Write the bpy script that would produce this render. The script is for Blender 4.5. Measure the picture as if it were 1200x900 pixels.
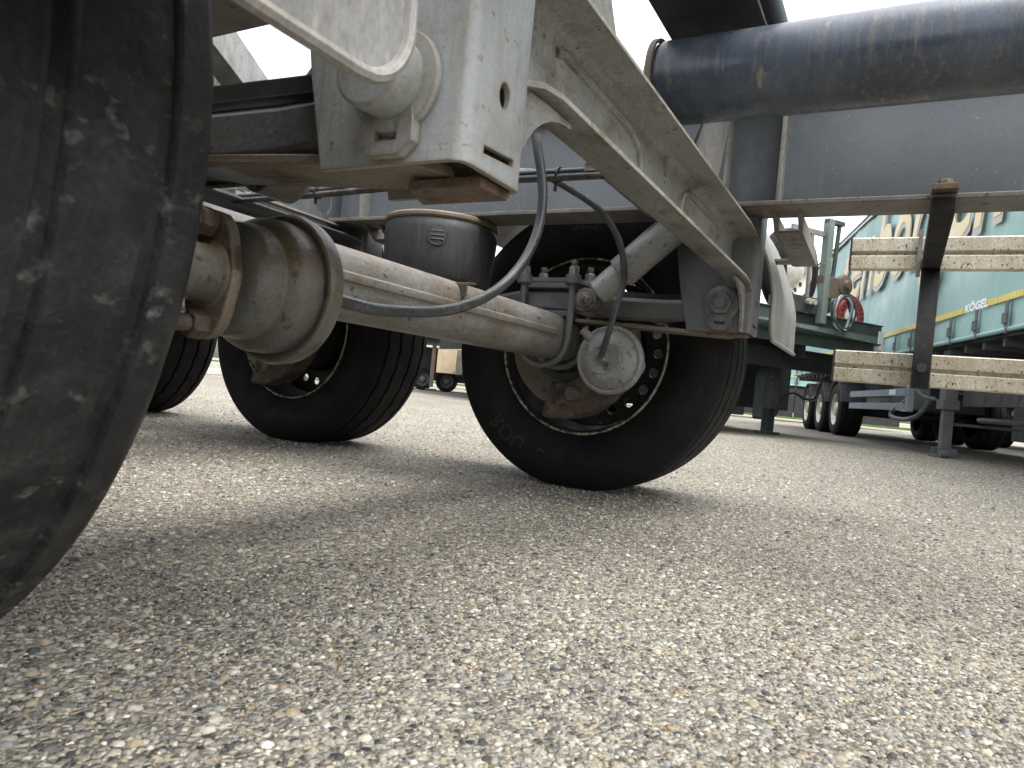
import bpy, bmesh, math, random
import numpy as np
from mathutils import Vector, Matrix
random.seed(7); np.random.seed(7)
for o in list(bpy.data.objects): bpy.data.objects.remove(o)
sc = bpy.context.scene
COL = sc.collection
R = math.radians
# ------------------------------------------------------------------ camera
# X runs across the near trailer (along its axles), Y along it, Z is up
CAM = Vector((0, 0, .326)); YAW, PITCH, ROLL = .4997, .0017, .0947
fw = Vector((math.cos(YAW)*math.cos(PITCH), math.sin(YAW)*math.cos(PITCH), math.sin(PITCH)))
rt = Vector((math.sin(YAW), -math.cos(YAW), 0)); up = rt.cross(fw)
r2 = rt*math.cos(ROLL) + up*math.sin(ROLL); u2 = -rt*math.sin(ROLL) + up*math.cos(ROLL)
cd = bpy.data.cameras.new('camera'); cam = bpy.data.objects.new('camera', cd); COL.objects.link(cam)
cam.matrix_world = Matrix(((r2.x, u2.x, -fw.x, CAM.x), (r2.y, u2.y, -fw.y, CAM.y), (r2.z, u2.z, -fw.z, CAM.z), (0, 0, 0, 1)))
cd.sensor_width = 36; cd.lens = 24.86; cd.clip_start = .02; cd.clip_end = 600
cd.dof.use_dof = True; cd.dof.focus_distance = 2.1; cd.dof.aperture_fstop = 15
sc.camera = cam
# ------------------------------------------------------------------ sky, sun, exposure
SUN_TO = Vector((.02, -.36, .92)).normalized()
w = bpy.data.worlds.new('World'); sc.world = w; w.use_nodes = True
nt = w.node_tree; nt.nodes.clear()
sky = nt.nodes.new('ShaderNodeTexSky'); sky.sky_type = 'NISHITA'; sky.sun_disc = False
sky.sun_elevation = math.asin(SUN_TO.z); sky.sun_rotation = math.atan2(SUN_TO.x, SUN_TO.y)
sky.air_density = 1.0; sky.dust_density = 4.0; sky.ozone_density = 1.0
hs = nt.nodes.new('ShaderNodeHueSaturation'); hs.inputs['Saturation'].default_value = .22
bg = nt.nodes.new('ShaderNodeBackground'); bg.inputs['Strength'].default_value = .15
wo = nt.nodes.new('ShaderNodeOutputWorld')
nt.links.new(sky.outputs[0], hs.inputs['Color']); nt.links.new(hs.outputs[0], bg.inputs['Color']); nt.links.new(bg.outputs[0], wo.inputs['Surface'])
sl = bpy.data.lights.new('sun', 'SUN'); sl.energy = .8; sl.angle = R(40); sl.color = (1, .96, .90)
so = bpy.data.objects.new('sun', sl); COL.objects.link(so); so.rotation_euler = SUN_TO.to_track_quat('Z', 'Y').to_euler(); so.location = (0, 0, 20)
sc.view_settings.view_transform = 'Standard'; sc.view_settings.look = 'None'; sc.view_settings.gamma = 1
sc.view_settings.exposure = 2.0

# ------------------------------------------------------------------ materials
def mat(name, base, rough=.55, metal=0., var=.2, vs=7., dirt=None, dlo=.5, dhi=.7, ds=5., spot=None, slo=.66, shi=.7, ss=40., bump=.0, bs=60., stretch=(1,1,1), spec=.5, rvar=.12, grain=.28, gs=210., streak=None, edge=None, erad=.004):
    m = bpy.data.materials.new(name); m.use_nodes = True
    t = m.node_tree; N = t.nodes; L = t.links; b = N['Principled BSDF']
    tc = N.new('ShaderNodeTexCoord'); mp = N.new('ShaderNodeMapping'); L.new(tc.outputs['Object'], mp.inputs['Vector'])
    mp.inputs['Scale'].default_value = stretch
    def noise(s, det=5, off=0, rough_=.6, v=None):
        n = N.new('ShaderNodeTexNoise'); n.inputs['Scale'].default_value = s; n.inputs['Detail'].default_value = det; n.inputs['Roughness'].default_value = rough_
        mm = N.new('ShaderNodeMapping'); mm.inputs['Location'].default_value = (off, off*.7, off*1.3); L.new((v or mp).outputs[0], mm.inputs['Vector']); L.new(mm.outputs[0], n.inputs['Vector'])
        return n
    def ramp(src, lo, hi):
        r = N.new('ShaderNodeMapRange'); r.inputs['From Min'].default_value = lo; r.inputs['From Max'].default_value = hi; r.clamp = True; L.new(src, r.inputs['Value']); return r.outputs[0]
    def mix(fac, a, c):
        x = N.new('ShaderNodeMix'); x.data_type = 'RGBA'
        L.new(fac, x.inputs['Factor'])
        for s, k in ((a, 6), (c, 7)):
            if isinstance(s, tuple): x.inputs[k].default_value = (*s, 1)
            else: L.new(s, x.inputs[k])
        return x.outputs[2]
    n1 = noise(vs)
    col = mix(ramp(n1.outputs['Fac'], .3, .7), tuple(c*(1-var) for c in base), tuple(min(1, c*(1+var)) for c in base))
    if dirt:
        n2 = noise(ds, 7, 3.1, .7); col = mix(ramp(n2.outputs['Fac'], dlo, dhi), col, dirt)
    if spot:
        n3 = noise(ss, 3, 9.7, .6); col = mix(ramp(n3.outputs['Fac'], slo, shi), col, spot)
    if streak:
        ms = N.new('ShaderNodeMapping'); ms.inputs['Scale'].default_value = (1, 1, .07); L.new(tc.outputs['Object'], ms.inputs['Vector'])
        n5 = noise(70, 5, 2.2, .7, ms); col = mix(ramp(n5.outputs['Fac'], .50, .74), col, streak)
    if edge:
        bv = N.new('ShaderNodeBevel'); bv.samples = 3; bv.inputs['Radius'].default_value = erad; ge = N.new('ShaderNodeNewGeometry')
        dp = N.new('ShaderNodeVectorMath'); dp.operation = 'DOT_PRODUCT'; L.new(bv.outputs[0], dp.inputs[0]); L.new(ge.outputs['Normal'], dp.inputs[1])
        n6 = noise(45, 5, 4.4, .7); ad = N.new('ShaderNodeMath'); ad.operation = 'MULTIPLY_ADD'; ad.inputs[1].default_value = -.22; L.new(n6.outputs['Fac'], ad.inputs[0]); L.new(dp.outputs['Value'], ad.inputs[2])
        col = mix(ramp(ad.outputs[0], .875, .78), col, edge)
    if grain:
        n7 = noise(gs, 4, 6.6, .75); mrg = N.new('ShaderNodeMapRange'); mrg.inputs['From Min'].default_value = .3; mrg.inputs['From Max'].default_value = .7; mrg.inputs['To Min'].default_value = 1-grain; mrg.inputs['To Max'].default_value = 1+grain; L.new(n7.outputs['Fac'], mrg.inputs['Value'])
        hh_ = N.new('ShaderNodeHueSaturation'); L.new(col, hh_.inputs['Color']); L.new(mrg.outputs[0], hh_.inputs['Value']); col = hh_.outputs[0]
    L.new(col, b.inputs['Base Color'])
    n4 = noise(vs*2.3, 6, 5.5)
    rr = N.new('ShaderNodeMapRange'); rr.inputs['To Min'].default_value = max(.04, rough-rvar); rr.inputs['To Max'].default_value = min(1, rough+rvar); rr.inputs['From Min'].default_value = .3; rr.inputs['From Max'].default_value = .7
    L.new(n4.outputs['Fac'], rr.inputs['Value']); L.new(rr.outputs[0], b.inputs['Roughness'])
    b.inputs['Metallic'].default_value = metal; b.inputs['Specular IOR Level'].default_value = spec
    if bump:
        nb = noise(bs, 6, 1.7, .65); bp = N.new('ShaderNodeBump'); bp.inputs['Strength'].default_value = bump; bp.inputs['Distance'].default_value = .004
        L.new(nb.outputs['Fac'], bp.inputs['Height']); L.new(bp.outputs[0], b.inputs['Normal'])
    return m
M = {}
M['frame'] = mat('pale_grey_paint', (.21, .215, .205), .5, var=.2, vs=5, dirt=(.11, .095, .07), dlo=.46, dhi=.68, ds=9, spot=(.07, .045, .025), slo=.64, shi=.69, ss=55, bump=.2, bs=120, streak=(.12, .105, .08), edge=(.20, .155, .10))
M['shadeframe'] = mat('shaded_grey_frame_paint', (.075, .080, .083), .42, var=.25, vs=5, dirt=(.11, .105, .095), dlo=.52, dhi=.78, ds=9, spot=(.20, .195, .18), slo=.69, shi=.73, ss=110, bump=.12, bs=120, streak=(.115, .11, .10))  # frame grey darkened to carry the shade on far and rear parts
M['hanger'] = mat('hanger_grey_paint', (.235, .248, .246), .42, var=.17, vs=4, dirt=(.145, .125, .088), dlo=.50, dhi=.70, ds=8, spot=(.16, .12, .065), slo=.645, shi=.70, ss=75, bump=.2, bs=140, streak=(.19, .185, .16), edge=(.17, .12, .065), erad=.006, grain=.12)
M['channel'] = mat('channel_grey_paint', (.20, .205, .192), .46, var=.22, vs=6, dirt=(.082, .068, .047), dlo=.48, dhi=.66, ds=13, spot=(.045, .032, .02), slo=.645, shi=.69, ss=58, bump=.3, bs=110, stretch=(.7, 1, 1), streak=(.15, .13, .09), edge=(.33, .28, .19), erad=.003)
M['beam'] = mat('blue_grey_beam_paint', (.135, .150, .162), .36, var=.22, vs=2.2, dirt=(.17, .18, .18), dlo=.52, dhi=.80, ds=14, spot=(.34, .35, .34), slo=.69, shi=.72, ss=120, bump=.06, bs=160, streak=(.15, .155, .155), grain=.15)
M['flange'] = mat('flange_dusty_paint', (.15, .14, .122), .6, var=.25, vs=5, dirt=(.085, .055, .036), dlo=.52, dhi=.70, ds=6, spot=(.05, .035, .025), slo=.62, shi=.67, ss=30, bump=.3, bs=90)
M['tank'] = mat('dark_charcoal_tank_paint', (.055, .069, .092), .30, var=.35, vs=3, dirt=(.125, .115, .10), dlo=.56, dhi=.80, ds=9, stretch=(1, 2.2, .5), spot=(.20, .175, .14), slo=.66, shi=.74, ss=26, bump=.10, bs=70, streak=(.13, .12, .11))
M['black'] = mat('black_steel', (.022, .024, .027), .45, var=.3, vs=6, dirt=(.07, .06, .05), dlo=.5, dhi=.8, ds=8, bump=.15, edge=(.13, .085, .05))
M['postblack'] = mat('matt_black_post_paint', (.016, .017, .019), .78, var=.3, vs=6, dirt=(.045, .04, .033), dlo=.52, dhi=.8, ds=8, bump=.15, spec=.15, edge=(.12, .075, .045), rvar=.05)
M['axle'] = mat('dusty_axle_steel', (.178, .176, .163), .5, var=.22, vs=6, dirt=(.115, .078, .042), dlo=.47, dhi=.68, ds=8, spot=(.035, .028, .022), slo=.63, shi=.67, ss=75, bump=.35, bs=130, stretch=(.6, 1, 1), streak=(.145, .125, .09))
M['arm'] = mat('grey_spring_steel', (.115, .12, .12), .36, var=.25, vs=6, dirt=(.06, .055, .05), dlo=.45, dhi=.72, ds=9, spot=(.17, .165, .15), slo=.66, shi=.72, ss=60, bump=.2, bs=110)
M['rust'] = mat('rusty_steel', (.060, .043, .033), .8, var=.4, vs=9, dirt=(.15, .11, .07), dlo=.48, dhi=.66, ds=16, spot=(.028, .020, .017), slo=.55, shi=.62, ss=28, bump=.6, bs=80, grain=.35)
M['rustbar'] = mat('rust_stained_steel', (.13, .105, .078), .65, var=.3, vs=8, dirt=(.18, .165, .135), dlo=.46, dhi=.66, ds=9, spot=(.065, .036, .022), slo=.58, shi=.66, ss=16, bump=.4, bs=80, stretch=(1, .4, 1), edge=(.20, .175, .13))
M['primer'] = mat('red_brown_primer', (.085, .050, .037), .75, var=.35, vs=12, dirt=(.13, .105, .078), dlo=.44, dhi=.66, ds=15, spot=(.05, .026, .02), slo=.58, shi=.65, ss=30, bump=.4)
M['chamber'] = mat('dusty_brake_chamber', (.078, .078, .070), .40, var=.35, vs=7, dirt=(.105, .074, .036), dlo=.46, dhi=.66, ds=11, spot=(.040, .026, .018), slo=.60, shi=.66, ss=34, bump=.35, bs=90, streak=(.075, .058, .036), edge=(.17, .13, .075), erad=.006)
M['chamberg'] = mat('grey_brake_chamber', (.19, .195, .185), .40, var=.22, vs=9, dirt=(.17, .135, .08), dlo=.50, dhi=.70, ds=11, spot=(.08, .075, .065), slo=.60, shi=.66, ss=45, bump=.35, bs=120)
M['nut'] = mat('dull_zinc_bolt', (.17, .165, .15), .42, metal=.3, var=.25, vs=25, dirt=(.11, .075, .045), dlo=.48, dhi=.66, ds=30, bump=.3, bs=200)
M['shock'] = mat('silver_shock_paint', (.21, .215, .205), .36, var=.18, vs=8, dirt=(.15, .105, .05), dlo=.54, dhi=.70, ds=14, spot=(.075, .045, .02), slo=.64, shi=.68, ss=80, bump=.2)
M['bag'] = mat('air_spring_rubber', (.034, .034, .034), .55, var=.25, vs=5, dirt=(.085, .072, .058), dlo=.52, dhi=.80, ds=7, bump=.25, bs=50, streak=(.06, .055, .048))
M['bead'] = mat('tan_bead_ring', (.15, .12, .085), .6, var=.25, vs=8, dirt=(.12, .065, .03), dlo=.48, dhi=.66, ds=12, bump=.3)
M['hose'] = mat('black_hose_rubber', (.034, .037, .040), .34, var=.25, vs=10, dirt=(.12, .115, .10), dlo=.52, dhi=.76, ds=20, bump=.1)
M['pipe'] = mat('plastic_air_pipe', (.03, .033, .036), .32, var=.2, vs=10, dirt=(.17, .14, .10), dlo=.5, dhi=.72, ds=18)
M['tyre'] = mat('tyre_rubber', (.0065, .0065, .0072), .74, var=.3, vs=5, dirt=(.019, .0175, .0155), dlo=.45, dhi=.8, ds=6, spot=(.07, .066, .06), slo=.695, shi=.74, ss=95, bump=.35, bs=90, spec=.22, grain=.35)
M['tyre_near'] = mat('worn_dusty_tyre_rubber', (.0105, .011, .0125), .56, var=.35, vs=5, dirt=(.034, .034, .0335), dlo=.46, dhi=.68, ds=16, spot=(.10, .098, .093), slo=.585, shi=.72, ss=46, bump=.5, bs=85, stretch=(.8, 1, 1.0), spec=.28, grain=.4, streak=(.024, .0232, .022))
M['letter'] = mat('raised_tyre_lettering_rubber', (.012, .012, .013), .55, var=.1, bump=.05, spec=.4)
M['rim'] = mat('black_rim_paint', (.012, .012, .013), .62, var=.3, vs=6, dirt=(.035, .027, .02), dlo=.5, dhi=.75, ds=9, bump=.15)
M['riml'] = mat('worn_rim_lip', (.38, .34, .26), .6, var=.4, vs=20, dirt=(.05, .035, .022), dlo=.47, dhi=.56, ds=34, bump=.4, bs=120)
M['plank'] = mat('mud_spattered_aluminium', (.58, .535, .43), .5, metal=.0, var=.14, vs=6, dirt=(.40, .33, .22), dlo=.45, dhi=.70, ds=14, spot=(.06, .048, .035), slo=.61, shi=.64, ss=150, bump=.2, bs=120, stretch=(1, 1, .6), streak=(.42, .36, .26))
M['plastic'] = mat('grey_mudguard_plastic', (.17, .17, .162), .40, var=.18, vs=4, dirt=(.13, .11, .085), dlo=.5, dhi=.74, ds=8, bump=.15, stretch=(1, 1, .4), streak=(.225, .22, .208), edge=(.29, .26, .21))
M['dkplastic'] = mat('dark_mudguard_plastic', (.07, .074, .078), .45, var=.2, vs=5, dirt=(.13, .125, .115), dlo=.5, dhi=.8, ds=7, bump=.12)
M['tarp'] = mat('teal_tarpaulin', (.23, .385, .365), .45, var=.14, vs=.8, dirt=(.28, .43, .41), dlo=.5, dhi=.8, ds=1.6, bump=.25, bs=9, streak=(.31, .45, .43), grain=.08, gs=40)
M['yellow'] = mat('yellow_reflective_tape', (.62, .50, .12), .4, var=.08, vs=3)
M['cream'] = mat('cream_print', (.70, .57, .33), .5, var=.06, vs=2)
M['gold'] = mat('grey_print_outline', (.42, .40, .36), .5, var=.06, vs=2)
M['white'] = mat('white_print', (.82, .82, .80), .45, var=.04, vs=4)
M['wpaint'] = mat('white_rim_paint', (.72, .70, .64), .45, var=.08, vs=5, dirt=(.45, .40, .30), dlo=.55, dhi=.8, ds=5)
M['alu'] = mat('dull_alloy', (.48, .44, .37), .42, metal=.5, var=.15, vs=8)
M['green'] = mat('weathered_green_paint', (.135, .175, .158), .5, var=.15, vs=4, dirt=(.30, .33, .28), dlo=.56, dhi=.8, ds=6, spot=(.5, .5, .45), slo=.70, shi=.73, ss=22, bump=.1)
M['dgreen'] = mat('dark_green_paint', (.040, .054, .049), .5, var=.2, vs=4, dirt=(.07, .09, .08), dlo=.5, dhi=.8, ds=5, bump=.1)
M['dark'] = mat('dark_chassis_paint', (.028, .031, .034), .55, var=.3, vs=4, dirt=(.06, .055, .05), dlo=.5, dhi=.8, ds=5, bump=.1)
M['leg'] = mat('grey_leg_paint', (.080, .084, .087), .5, var=.2, vs=5, dirt=(.14, .12, .095), dlo=.55, dhi=.8, ds=7, bump=.1)
M['blue'] = mat('blue_grey_guard_paint', (.19, .225, .265), .45, var=.1, vs=4)
M['red'] = mat('red_paint', (.36, .05, .04), .45, var=.15, vs=5, dirt=(.25, .06, .04), dlo=.55, dhi=.8, ds=6)
M['brown'] = mat('rusty_winch_drum', (.11, .085, .065), .6, var=.2, vs=10, dirt=(.10, .06, .04), dlo=.5, dhi=.7, ds=12, bump=.2)
M['box'] = mat('cream_box_paint', (.60, .47, .32), .5, var=.1, vs=3, dirt=(.42, .32, .21), dlo=.5, dhi=.8, ds=3)
M['grass'] = mat('verge_grass', (.10, .17, .04), .8, var=.4, vs=3, dirt=(.18, .20, .07), dlo=.45, dhi=.7, ds=8)
M['kerb'] = mat('kerb_concrete', (.38, .37, .35), .8, var=.15, vs=3, bump=.2)
M['silver'] = mat('coiled_cable_sheath', (.30, .32, .33), .4, var=.1, vs=4)

def stone_ramp(N, L, src):
    cr = N.new('ShaderNodeValToRGB'); cr.color_ramp.interpolation = 'CONSTANT'
    st = [(0, (.040, .040, .042)), (.055, (.095, .092, .088)), (.15, (.165, .156, .135)), (.28, (.232, .216, .175)), (.45, (.285, .266, .212)), (.60, (.25, .205, .138)),
          (.69, (.33, .31, .252)), (.81, (.18, .178, .176)), (.89, (.385, .365, .31)), (.955, (.245, .172, .10)), (.98, (.48, .46, .40))]
    e = cr.color_ramp.elements
    e[0].position = 0; e[0].color = (*st[0][1], 1); e[1].position = st[1][0]; e[1].color = (*st[1][1], 1)
    for p, c in st[2:]:
        x = e.new(p); x.color = (*c, 1)
    L.new(src, cr.inputs['Fac']); return cr.outputs['Color']
def ground_mat():
    m = bpy.data.materials.new('exposed_aggregate_asphalt'); m.use_nodes = True
    t = m.node_tree; N = t.nodes; L = t.links; b = N['Principled BSDF']
    tc = N.new('ShaderNodeTexCoord')
    v = N.new('ShaderNodeTexVoronoi'); v.inputs['Scale'].default_value = 118; v.inputs['Randomness'].default_value = 1
    ve = N.new('ShaderNodeTexVoronoi'); ve.feature = 'DISTANCE_TO_EDGE'; ve.inputs['Scale'].default_value = 118
    for x in (v, ve): L.new(tc.outputs['Object'], x.inputs['Vector'])
    sep = N.new('ShaderNodeSeparateColor'); L.new(v.outputs['Color'], sep.inputs[0])
    col = stone_ramp(N, L, sep.outputs[0])
    edge = N.new('ShaderNodeMapRange'); edge.inputs['From Min'].default_value = .03; edge.inputs['From Max'].default_value = .16; L.new(ve.outputs['Distance'], edge.inputs['Value'])
    n = N.new('ShaderNodeTexNoise'); n.inputs['Scale'].default_value = 300; n.inputs['Detail'].default_value = 4; L.new(tc.outputs['Object'], n.inputs['Vector'])
    fines = N.new('ShaderNodeMix'); fines.data_type = 'RGBA'; fines.inputs[6].default_value = (.105, .097, .08, 1); fines.inputs[7].default_value = (.34, .316, .258, 1); L.new(n.outputs['Fac'], fines.inputs[0])
    mx = N.new('ShaderNodeMix'); mx.data_type = 'RGBA'; L.new(edge.outputs[0], mx.inputs[0]); L.new(fines.outputs[2], mx.inputs[6]); L.new(col, mx.inputs[7])
    # broad wear and dust
    n2 = N.new('ShaderNodeTexNoise'); n2.inputs['Scale'].default_value = 1.3; n2.inputs['Detail'].default_value = 6; L.new(tc.outputs['Object'], n2.inputs['Vector'])
    mr = N.new('ShaderNodeMapRange'); mr.inputs['From Min'].default_value = .3; mr.inputs['From Max'].default_value = .7; mr.inputs['To Min'].default_value = .82; mr.inputs['To Max'].default_value = 1.15; L.new(n2.outputs['Fac'], mr.inputs['Value'])
    hv = N.new('ShaderNodeHueSaturation'); L.new(mx.outputs[2], hv.inputs['Color']); L.new(mr.outputs[0], hv.inputs['Value'])
    n3 = N.new('ShaderNodeTexNoise'); n3.inputs['Scale'].default_value = 70; n3.inputs['Detail'].default_value = 1.5; n3.inputs['Roughness'].default_value = .8; L.new(tc.outputs['Object'], n3.inputs['Vector'])
    m3 = N.new('ShaderNodeMapRange'); m3.inputs['From Min'].default_value = .38; m3.inputs['From Max'].default_value = .60; m3.inputs['To Min'].default_value = .52; m3.inputs['To Max'].default_value = 1.32; L.new(n3.outputs['Fac'], m3.inputs['Value'])
    n8 = N.new('ShaderNodeTexNoise'); n8.inputs['Scale'].default_value = 2.7; n8.inputs['Detail'].default_value = 5; n8.inputs['Roughness'].default_value = .7; L.new(tc.outputs['Object'], n8.inputs['Vector'])
    m8 = N.new('ShaderNodeMapRange'); m8.inputs['From Min'].default_value = .60; m8.inputs['From Max'].default_value = .72; m8.inputs['To Min'].default_value = 1; m8.inputs['To Max'].default_value = .62; L.new(n8.outputs['Fac'], m8.inputs['Value'])
    hx = N.new('ShaderNodeHueSaturation'); L.new(hv.outputs[0], hx.inputs['Color']); L.new(m8.outputs[0], hx.inputs['Value']); hv = hx
    hw = N.new('ShaderNodeHueSaturation'); L.new(hv.outputs[0], hw.inputs['Color']); L.new(m3.outputs[0], hw.inputs['Value'])
    L.new(hw.outputs[0], b.inputs['Base Color']); b.inputs['Roughness'].default_value = .78; b.inputs['Specular IOR Level'].default_value = .3
    bp = N.new('ShaderNodeBump'); bp.inputs['Strength'].default_value = 1.0; bp.inputs['Distance'].default_value = .005
    pw = N.new('ShaderNodeMapRange'); pw.inputs['From Max'].default_value = .35; L.new(ve.outputs['Distance'], pw.inputs['Value'])
    L.new(pw.outputs[0], bp.inputs['Height']); L.new(bp.outputs[0], b.inputs['Normal'])
    return m
def stone_mat():
    m = bpy.data.materials.new('pebble_stone'); m.use_nodes = True
    t = m.node_tree; N = t.nodes; L = t.links; b = N['Principled BSDF']
    a = N.new('ShaderNodeAttribute'); a.attribute_name = 'tone'
    col = stone_ramp(N, L, a.outputs['Fac'])
    tc = N.new('ShaderNodeTexCoord'); n = N.new('ShaderNodeTexNoise'); n.inputs['Scale'].default_value = 260; n.inputs['Detail'].default_value = 5; L.new(tc.outputs['Object'], n.inputs['Vector'])
    mr = N.new('ShaderNodeMapRange'); mr.inputs['From Min'].default_value = .25; mr.inputs['From Max'].default_value = .75; mr.inputs['To Min'].default_value = .68; mr.inputs['To Max'].default_value = 1.25; L.new(n.outputs['Fac'], mr.inputs['Value'])
    hv = N.new('ShaderNodeHueSaturation'); L.new(col, hv.inputs['Color']); L.new(mr.outputs[0], hv.inputs['Value'])
    L.new(hv.outputs[0], b.inputs['Base Color']); b.inputs['Roughness'].default_value = .7; b.inputs['Specular IOR Level'].default_value = .3
    return m

# ------------------------------------------------------------------ mesh tools
W = {}     # world position of each object
def empty(name, loc, label=None, cat=None, group=None):
    o = bpy.data.objects.new(name, None); COL.objects.link(o); o.location = loc; o.empty_display_size = .1
    W[o.name] = Vector(loc); tag(o, label, cat, group); return o
def tag(o, label=None, cat=None, group=None, kind=None):
    if label: o['label'] = label
    if cat: o['category'] = cat
    if group: o['group'] = group
    if kind: o['kind'] = kind
    return o
def frame_of(ax):
    ax = Vector(ax).normalized(); a = Vector((0, 0, 1)) if abs(ax.z) < .9 else Vector((0, 1, 0))
    u = ax.cross(a).normalized(); v = ax.cross(u); return ax, u, v
class MB:
    def __init__(s, xf=None): s.v = []; s.f = []; s.xf = xf
    def add(s, vs, fs):
        n = len(s.v); s.v += [Vector(p) for p in vs]; s.f += [tuple(i+n for i in f) for f in fs]; return s
    def box(s, c, d, rot=None):
        x, y, z = d[0]/2, d[1]/2, d[2]/2
        vs = [Vector(p) for p in ((-x,-y,-z),(x,-y,-z),(x,y,-z),(-x,y,-z),(-x,-y,z),(x,-y,z),(x,y,z),(-x,y,z))]
        if rot is not None: vs = [rot @ p for p in vs]
        c = Vector(c)
        return s.add([p+c for p in vs], [(0,3,2,1),(4,5,6,7),(0,1,5,4),(1,2,6,5),(2,3,7,6),(3,0,4,7)])
    def span(s, a, b):
        return s.box([(a[i]+b[i])/2 for i in range(3)], [abs(b[i]-a[i]) for i in range(3)])
    def prism(s, poly, vec):
        n = len(poly); vec = Vector(vec); p = [Vector(q) for q in poly]
        return s.add(p+[q+vec for q in p], [tuple(range(n))[::-1], tuple(range(n, 2*n))]+[(i, (i+1) % n, n+(i+1) % n, n+i) for i in range(n)])
    def ring_prism(s, outer, inner, vec):
        n = len(outer); vec = Vector(vec); o = [Vector(q) for q in outer]; i_ = [Vector(q) for q in inner]
        vs = o+i_+[q+vec for q in o]+[q+vec for q in i_]; f = []
        for k in range(n):
            j = (k+1) % n
            f += [(k, j, n+j, n+k), (2*n+k, 3*n+k, 3*n+j, 2*n+j), (k, 2*n+k, 2*n+j, j), (n+k, n+j, 3*n+j, 3*n+k)]
        return s.add(vs, f)
    def lathe(s, prof, o, ax=(1,0,0), seg=32, closed=False, a0=0, a1=2*math.pi, ph=0):
        ax, u, v = frame_of(ax); o = Vector(o); full = abs(a1-a0-2*math.pi) < 1e-6; n = seg if full else seg+1; m = len(prof); vs = []
        for i in range(n):
            a = a0+(a1-a0)*i/seg+ph; d = u*math.cos(a)+v*math.sin(a)
            for t, r in prof: vs.append(o+ax*t+d*r)
        f = []
        for i in range(seg):
            j = (i+1) % n
            for k in range(m if closed else m-1):
                l = (k+1) % m; f.append((i*m+k, j*m+k, j*m+l, i*m+l))
        return s.add(vs, f)
    def cyl(s, a, b, r, seg=20, r2_=None, ph=0):
        a = Vector(a); b = Vector(b); h = (b-a).length; r2_ = r if r2_ is None else r2_
        return s.lathe([(0, 1e-5), (0, r), (h, r2_), (h, 1e-5)], a, b-a, seg, ph=ph)
    def nut(s, c, ax, r, h, seg=6):
        return s.lathe([(0, 1e-5), (0, r), (h*.85, r), (h, r*.86), (h, 1e-5)], c, ax, seg, ph=random.random())
    def tube(s, pts, r, seg=10, closed=False):
        p = [Vector(q) for q in pts]; n = len(p); vs = []; prev = None
        for i in range(n):
            if closed: t = p[(i+1) % n]-p[i-1]
            else: t = p[min(i+1, n-1)]-p[max(i-1, 0)]
            t.normalize()
            if prev is None: _, u, v = frame_of(t)
            else:
                u = (prev-t*prev.dot(t)).normalized(); v = t.cross(u)
            prev = u
            rr = r[i] if isinstance(r, (list, tuple)) else r
            for k in range(seg):
                a = 2*math.pi*k/seg; vs.append(p[i]+u*math.cos(a)*rr+v*math.sin(a)*rr)
        f = []
        for i in range(n if closed else n-1):
            j = (i+1) % n
            for k in range(seg): f.append((i*seg+k, i*seg+(k+1) % seg, j*seg+(k+1) % seg, j*seg+k))
        if not closed: f += [tuple(range(seg))[::-1], tuple(range((n-1)*seg, n*seg))]
        return s.add(vs, f)
    def build(s, name, m, parent=None, bevel=0, smooth=38, segs=2, recalc=True):
        vs = [s.xf @ p for p in s.v] if s.xf is not None else s.v
        lo = [min(p[i] for p in vs) for i in range(3)]; hi = [max(p[i] for p in vs) for i in range(3)]
        c = Vector([(lo[i]+hi[i])/2 for i in range(3)])
        me = bpy.data.meshes.new(name); bm = bmesh.new(); bv = [bm.verts.new(p-c) for p in vs]
        for f in s.f:
            try: bm.faces.new([bv[i] for i in f])
            except ValueError: pass
        bmesh.ops.remove_doubles(bm, verts=bm.verts[:], dist=3e-5)
        if recalc: bmesh.ops.recalc_face_normals(bm, faces=bm.faces[:])
        for f in bm.faces: f.smooth = True
        lim = R(smooth)
        for e in bm.edges:
            e.smooth = len(e.link_faces) != 2 or e.calc_face_angle(0) < lim
        bm.to_mesh(me); bm.free()
        me.materials.append(M[m] if isinstance(m, str) else m)
        o = bpy.data.objects.new(name, me); COL.objects.link(o)
        W[o.name] = c
        if parent is not None: o.parent = parent; o.location = c-W[parent.name]
        else: o.location = c
        if bevel:
            b = o.modifiers.new('bevel', 'BEVEL'); b.width = bevel; b.segments = segs; b.limit_method = 'ANGLE'; b.angle_limit = R(40); b.harden_normals = True
        return o
def cut(o, cb):
    # boolean opening, applied at once
    c = cb.build('cutter', 'black', None); md = o.modifiers.new('cut', 'BOOLEAN'); md.object = c; md.operation = 'DIFFERENCE'; md.solver = 'EXACT'
    bpy.context.view_layer.update(); dg = bpy.context.evaluated_depsgraph_get(); me = bpy.data.meshes.new_from_object(o.evaluated_get(dg))
    o.modifiers.remove(md); o.data = me; bpy.data.objects.remove(c)
def spline(pts, n=8):
    p = [Vector(q) for q in pts]; p = [p[0]*2-p[1]]+p+[p[-1]*2-p[-2]]; out = []
    for i in range(1, len(p)-2):
        a, b, c, d = p[i-1], p[i], p[i+1], p[i+2]
        for k in range(n):
            t = k/n; out.append(.5*((2*b)+(c-a)*t+(2*a-5*b+4*c-d)*t*t+(3*b-a-3*c+d)*t**3))
    out.append(p[-2]); return out
def copy_tree(o, parent, wloc):
    c = o.copy(); COL.objects.link(c); c.parent = parent
    W[c.name] = Vector(wloc); c.location = Vector(wloc)-(W[parent.name] if parent else Vector())
    for ch in [x for x in bpy.data.objects if x.parent == o]:
        off = ch.location.copy(); off.rotate(c.rotation_euler)
        k = ch.copy(); COL.objects.link(k); k.parent = c; k.location = ch.location.copy(); W[k.name] = Vector(wloc)+off
    return c
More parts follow.
